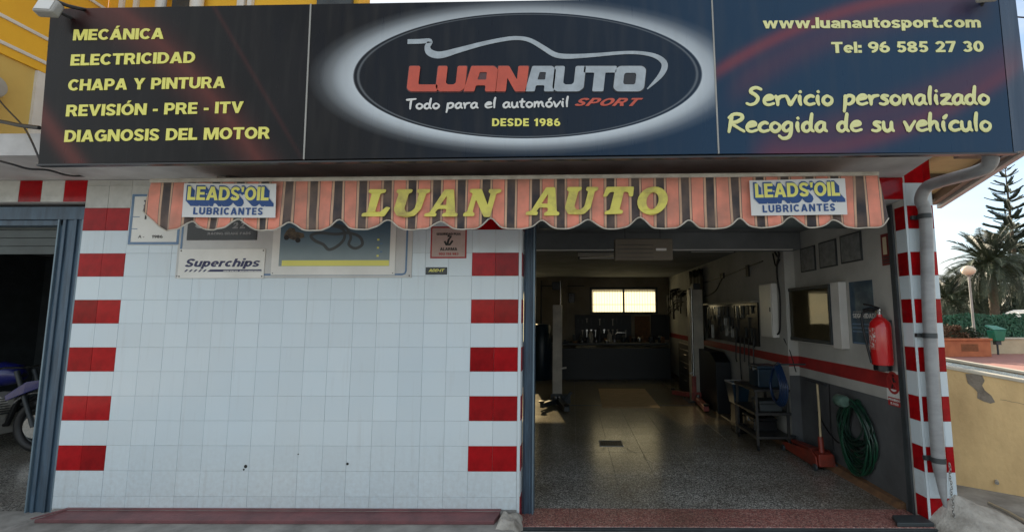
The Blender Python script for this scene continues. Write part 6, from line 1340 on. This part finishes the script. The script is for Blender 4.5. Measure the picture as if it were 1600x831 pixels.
# ---- palms
def frond_mesh(L, droop, nl=44, ll=0.46, seed=0):
    rr = random.Random(seed); m_ = MB(); P = []
    for k in range(11):
        t = k/10; P.append(Vector((L*t*(1-.10*t*t), 0, L*(.35*t-droop*t*t))))
    m_.tube(P, [.05*(1-.85*k/10) for k in range(11)], 5)
    for k in range(nl):
        t = .10+.90*k/nl; i = min(9, int(t*10)); f = t*10-i; p = P[i].lerp(P[i+1], f); tn = (P[i+1]-P[i]).normalized()
        for s in (-1, 1):
            l = ll*(math.sin(PI*min(1,t*.9+.12)))**.6*rr.uniform(.85,1.1); d = (tn*.65+Vector((0,s,0))*.8+Vector((0,0,.22+rr.uniform(-.12,.12)))).normalized()
            w_ = tn*.015; tip = p+d*l+Vector((0,0,-.12*l)); m_.add([p-w_, p+w_, p+d*l*.6+w_*.8, tip, p+d*l*.6-w_*.8], [(0,1,2,3,4)])
    me = m_.mesh('frond'); me.materials.append(mt['frond']); return me
FM = [frond_mesh(2.5,.30,seed=1), frond_mesh(2.4,.62,seed=2), frond_mesh(2.3,.95,seed=3)]
def palm(x, y, h, sc, label, n=84, tr=.24):
    t = thing('palm_tree', (x,y,0), label, 'palm tree', 'date palms beyond the hedge')
    k_ = [(tr*1.25,0),(tr,.4)]
    for i in range(int(h*4)): z = .4+i*.25; k_ += [(tr*.93,z),(tr*1.05,z+.14)]
    obj('trunk', MB().lathe((x,y,0), k_+[(tr*1.3,h-.1),(tr*1.5,h+.15),(tr*.8,h+.5)], 14), mt['trunk'], t, smooth=True)
    for i in range(n):
        u = (i+.5)/n; el = math.radians(82-118*u+random.uniform(-6,6)); az = i*2.39996+random.uniform(-.15,.15)
        me = FM[0 if u < .4 else 1 if u < .75 else 2]; s = sc*random.uniform(.88,1.1)*(1.0 if u > .12 else .8)
        inst('frond', me, (x,y,h+.3), t, rot=Matrix.Rotation(az,3,'Z').to_euler() if False else (Matrix.Rotation(az,3,'Z')@Matrix.Rotation(-(el-math.radians(12)),3,'Y')@Matrix.Rotation(random.uniform(-.5,.5),3,'X')).to_euler(), scale=(s,s,s))
    return t
palm(29.8, 24.0, 4.35, 1.10, 'tall date palm with full crown rising behind the lamp globe')
palm(28.1, 25.5, 2.2, .95, 'lower date palm to the left, its fronds behind the lamp post', 56, .22)
palm(33.3, 25.0, 3.6, 1.05, 'date palm at the right edge of the view, right of the tall one', 56)
palm(31.6, 27.5, 2.6, 1.0, 'short date palm half hidden behind the tall palm', 52)
# ---- Norfolk pine
def branch_mesh(seed):
    rr = random.Random(seed); m_ = MB(); P = []
    for k in range(9): t = k/8; P.append(Vector((t, 0, -.06*math.sin(t*2.2)+.16*t*t)))
    m_.tube(P, [.018*(1-.8*k/8) for k in range(9)], 4)
    for k in range(26):
        t = .12+.88*k/26; i = min(7, int(t*8)); p = P[i].lerp(P[i+1], t*8-i)
        for s in (-1, 1):
            l = (.22*(1-t*.55))*rr.uniform(.8,1.15); q = p+Vector((l*.75, s*l*.75, l*.30))
            mid = p.lerp(q,.55)+Vector((0,0,.01)); m_.tube([p, mid, q], [.012,.011,.004], 4, caps=False)
            for z in range(5):
                pp = p.lerp(q, .15+.18*z); m_.add([pp+Vector((0,0,-.008)), pp+Vector((.035,s*.01,.045)), pp+Vector((.06,s*.035,.0))], [(0,1,2)])
    me = m_.mesh('branch'); me.materials.append(mt['pine']); return me
BM = [branch_mesh(11), branch_mesh(12), branch_mesh(13)]
def norfolk(x, y, h, label, R=3.3, base=4.2, step=.72):
    t = thing('norfolk_pine', (x,y,0), label, 'pine tree', 'araucaria pines behind the palms')
    obj('trunk', MB().tube([(x,y,0),(x+.03,y,h*.5),(x,y,h)], [.26,.14,.02], 10), mt['trunk'], t, smooth=True)
    z = base; k = 0
    while z < h-.1:
        f = (h-z)/(h-base); r = R*(.12+.88*f**.8); nb = 6 if f > .25 else 5
        for i in range(nb):
            az = 2*PI*i/nb+k*.55+random.uniform(-.12,.12); s = r*random.uniform(.85,1.08)
            inst('branch', random.choice(BM), (x,y,z+random.uniform(-.08,.08)), t, rot=(Matrix.Rotation(az,3,'Z')@Matrix.Rotation(-.08-.35*(1-f),3,'Y')).to_euler(), scale=(s,s,s*.9))
        z += step*(.62+.38*f); k += 1
    return t
norfolk(41.0, 34.0, 14.6, 'tall Norfolk pine with tiered upturned branches at the right edge', R=3.0, step=.95)
norfolk(44.5, 38.0, 11.0, 'lower Norfolk pine farther back at the right edge', R=3.2, base=2.5)
# ---- bushes and trees behind the hedge
shrub('bush', (27.6,30,2.0), (2.2,1.4,1.7), 5200, .14, 'leaf', 'yellow green bush low down between pilaster and palms', 'bush', lumps=14)
shrub('dark_tree', (34.0,32,2.8), (3.2,2.0,2.0), 7000, .2, 'darkleaf', 'dense dark tree filling the gap under the palms', 'tree', lumps=16)
shrub('dark_tree', (39.0,33,2.6), (3.0,2.0,1.9), 6000, .2, 'darkleaf', 'dark low tree under the Norfolk pine', 'tree', lumps=16)
shrub('dark_tree', (31.0,34,2.0), (2.4,1.6,1.4), 4500, .2, 'darkleaf', 'dark small tree left of the palm trunks', 'tree', lumps=12)
VN = thing('parked_van', (28.3,20.5,0), 'white parked van whose roof shows above the hedge at the right edge', 'van')
vb = [(27.0,.35),(27.0,.95),(27.5,1.15),(28.0,1.72),(28.4,1.85),(31.2,1.85),(31.35,1.6),(31.4,.35)]
obj('body', MB().prism_y(vb, 19.7, 21.4), mt['whitepaint'], VN, bevel=.06)
obj('side_window', MB().prism_y([(27.75,1.2),(28.12,1.66),(29.3,1.68),(29.3,1.2)], 19.69, 19.699), mt['blackgloss'], VN)
for x in (27.75, 30.6): obj('wheel', MB().lathe((x,19.66,.33),[(.2,0),(.33,.02),(.33,.2),(.2,.22)],20,'Y'), mt['black'], VN, smooth=True)
# eave of the neighbouring side wing behind the rain pipe
EV = thing('side_eave', (7.8,1.0,2.95), 'cream eave with brown timber beams behind the rain pipe', 'eave')
e0, e1 = Vector((7.36,.3)), Vector((9.6,1.9))
obj('boarding', MB().prism([(7.36,-.55),(7.56,-.60),(8.36,1.25),(8.36,5.0),(7.36,5.0)], 2.99, 3.03), M('cream eave paint', (0.62,0.45,0.22), .8, vs=3, var=.25), EV)
for i_, y in enumerate((-.30,.35,1.1,2.0,3.0,4.0)):
    xr = 7.60+max(0,min(1,(y+.5)/1.75))*.72; obj('beam', MB().box(7.37,y,2.93,xr,y+.07,2.989), mt['trunk'] if False else M('brown beam', (0.14,0.10,0.07), .7, vs=6), EV, bevel=.004)
def slant(p, q, w, z0, z1):
    p, q = Vector(p), Vector(q); n2 = Vector((-(q-p).y,(q-p).x)).normalized()*w/2; return MB().prism([(p-n2).to_tuple(),(q-n2).to_tuple(),(q+n2).to_tuple(),(p+n2).to_tuple()], z0, z1)
obj('edge_beam', slant((7.54,-.62),(8.36,1.25),.06,2.90,3.045), M('brown edge beam', (0.16,0.12,0.09), .6, vs=6), EV, bevel=.004)
obj('gutter', slant((7.60,-.62),(8.43,1.25),.05,2.86,2.94), mt['pvc'], EV, bevel=.01)
for y_ in (): pass
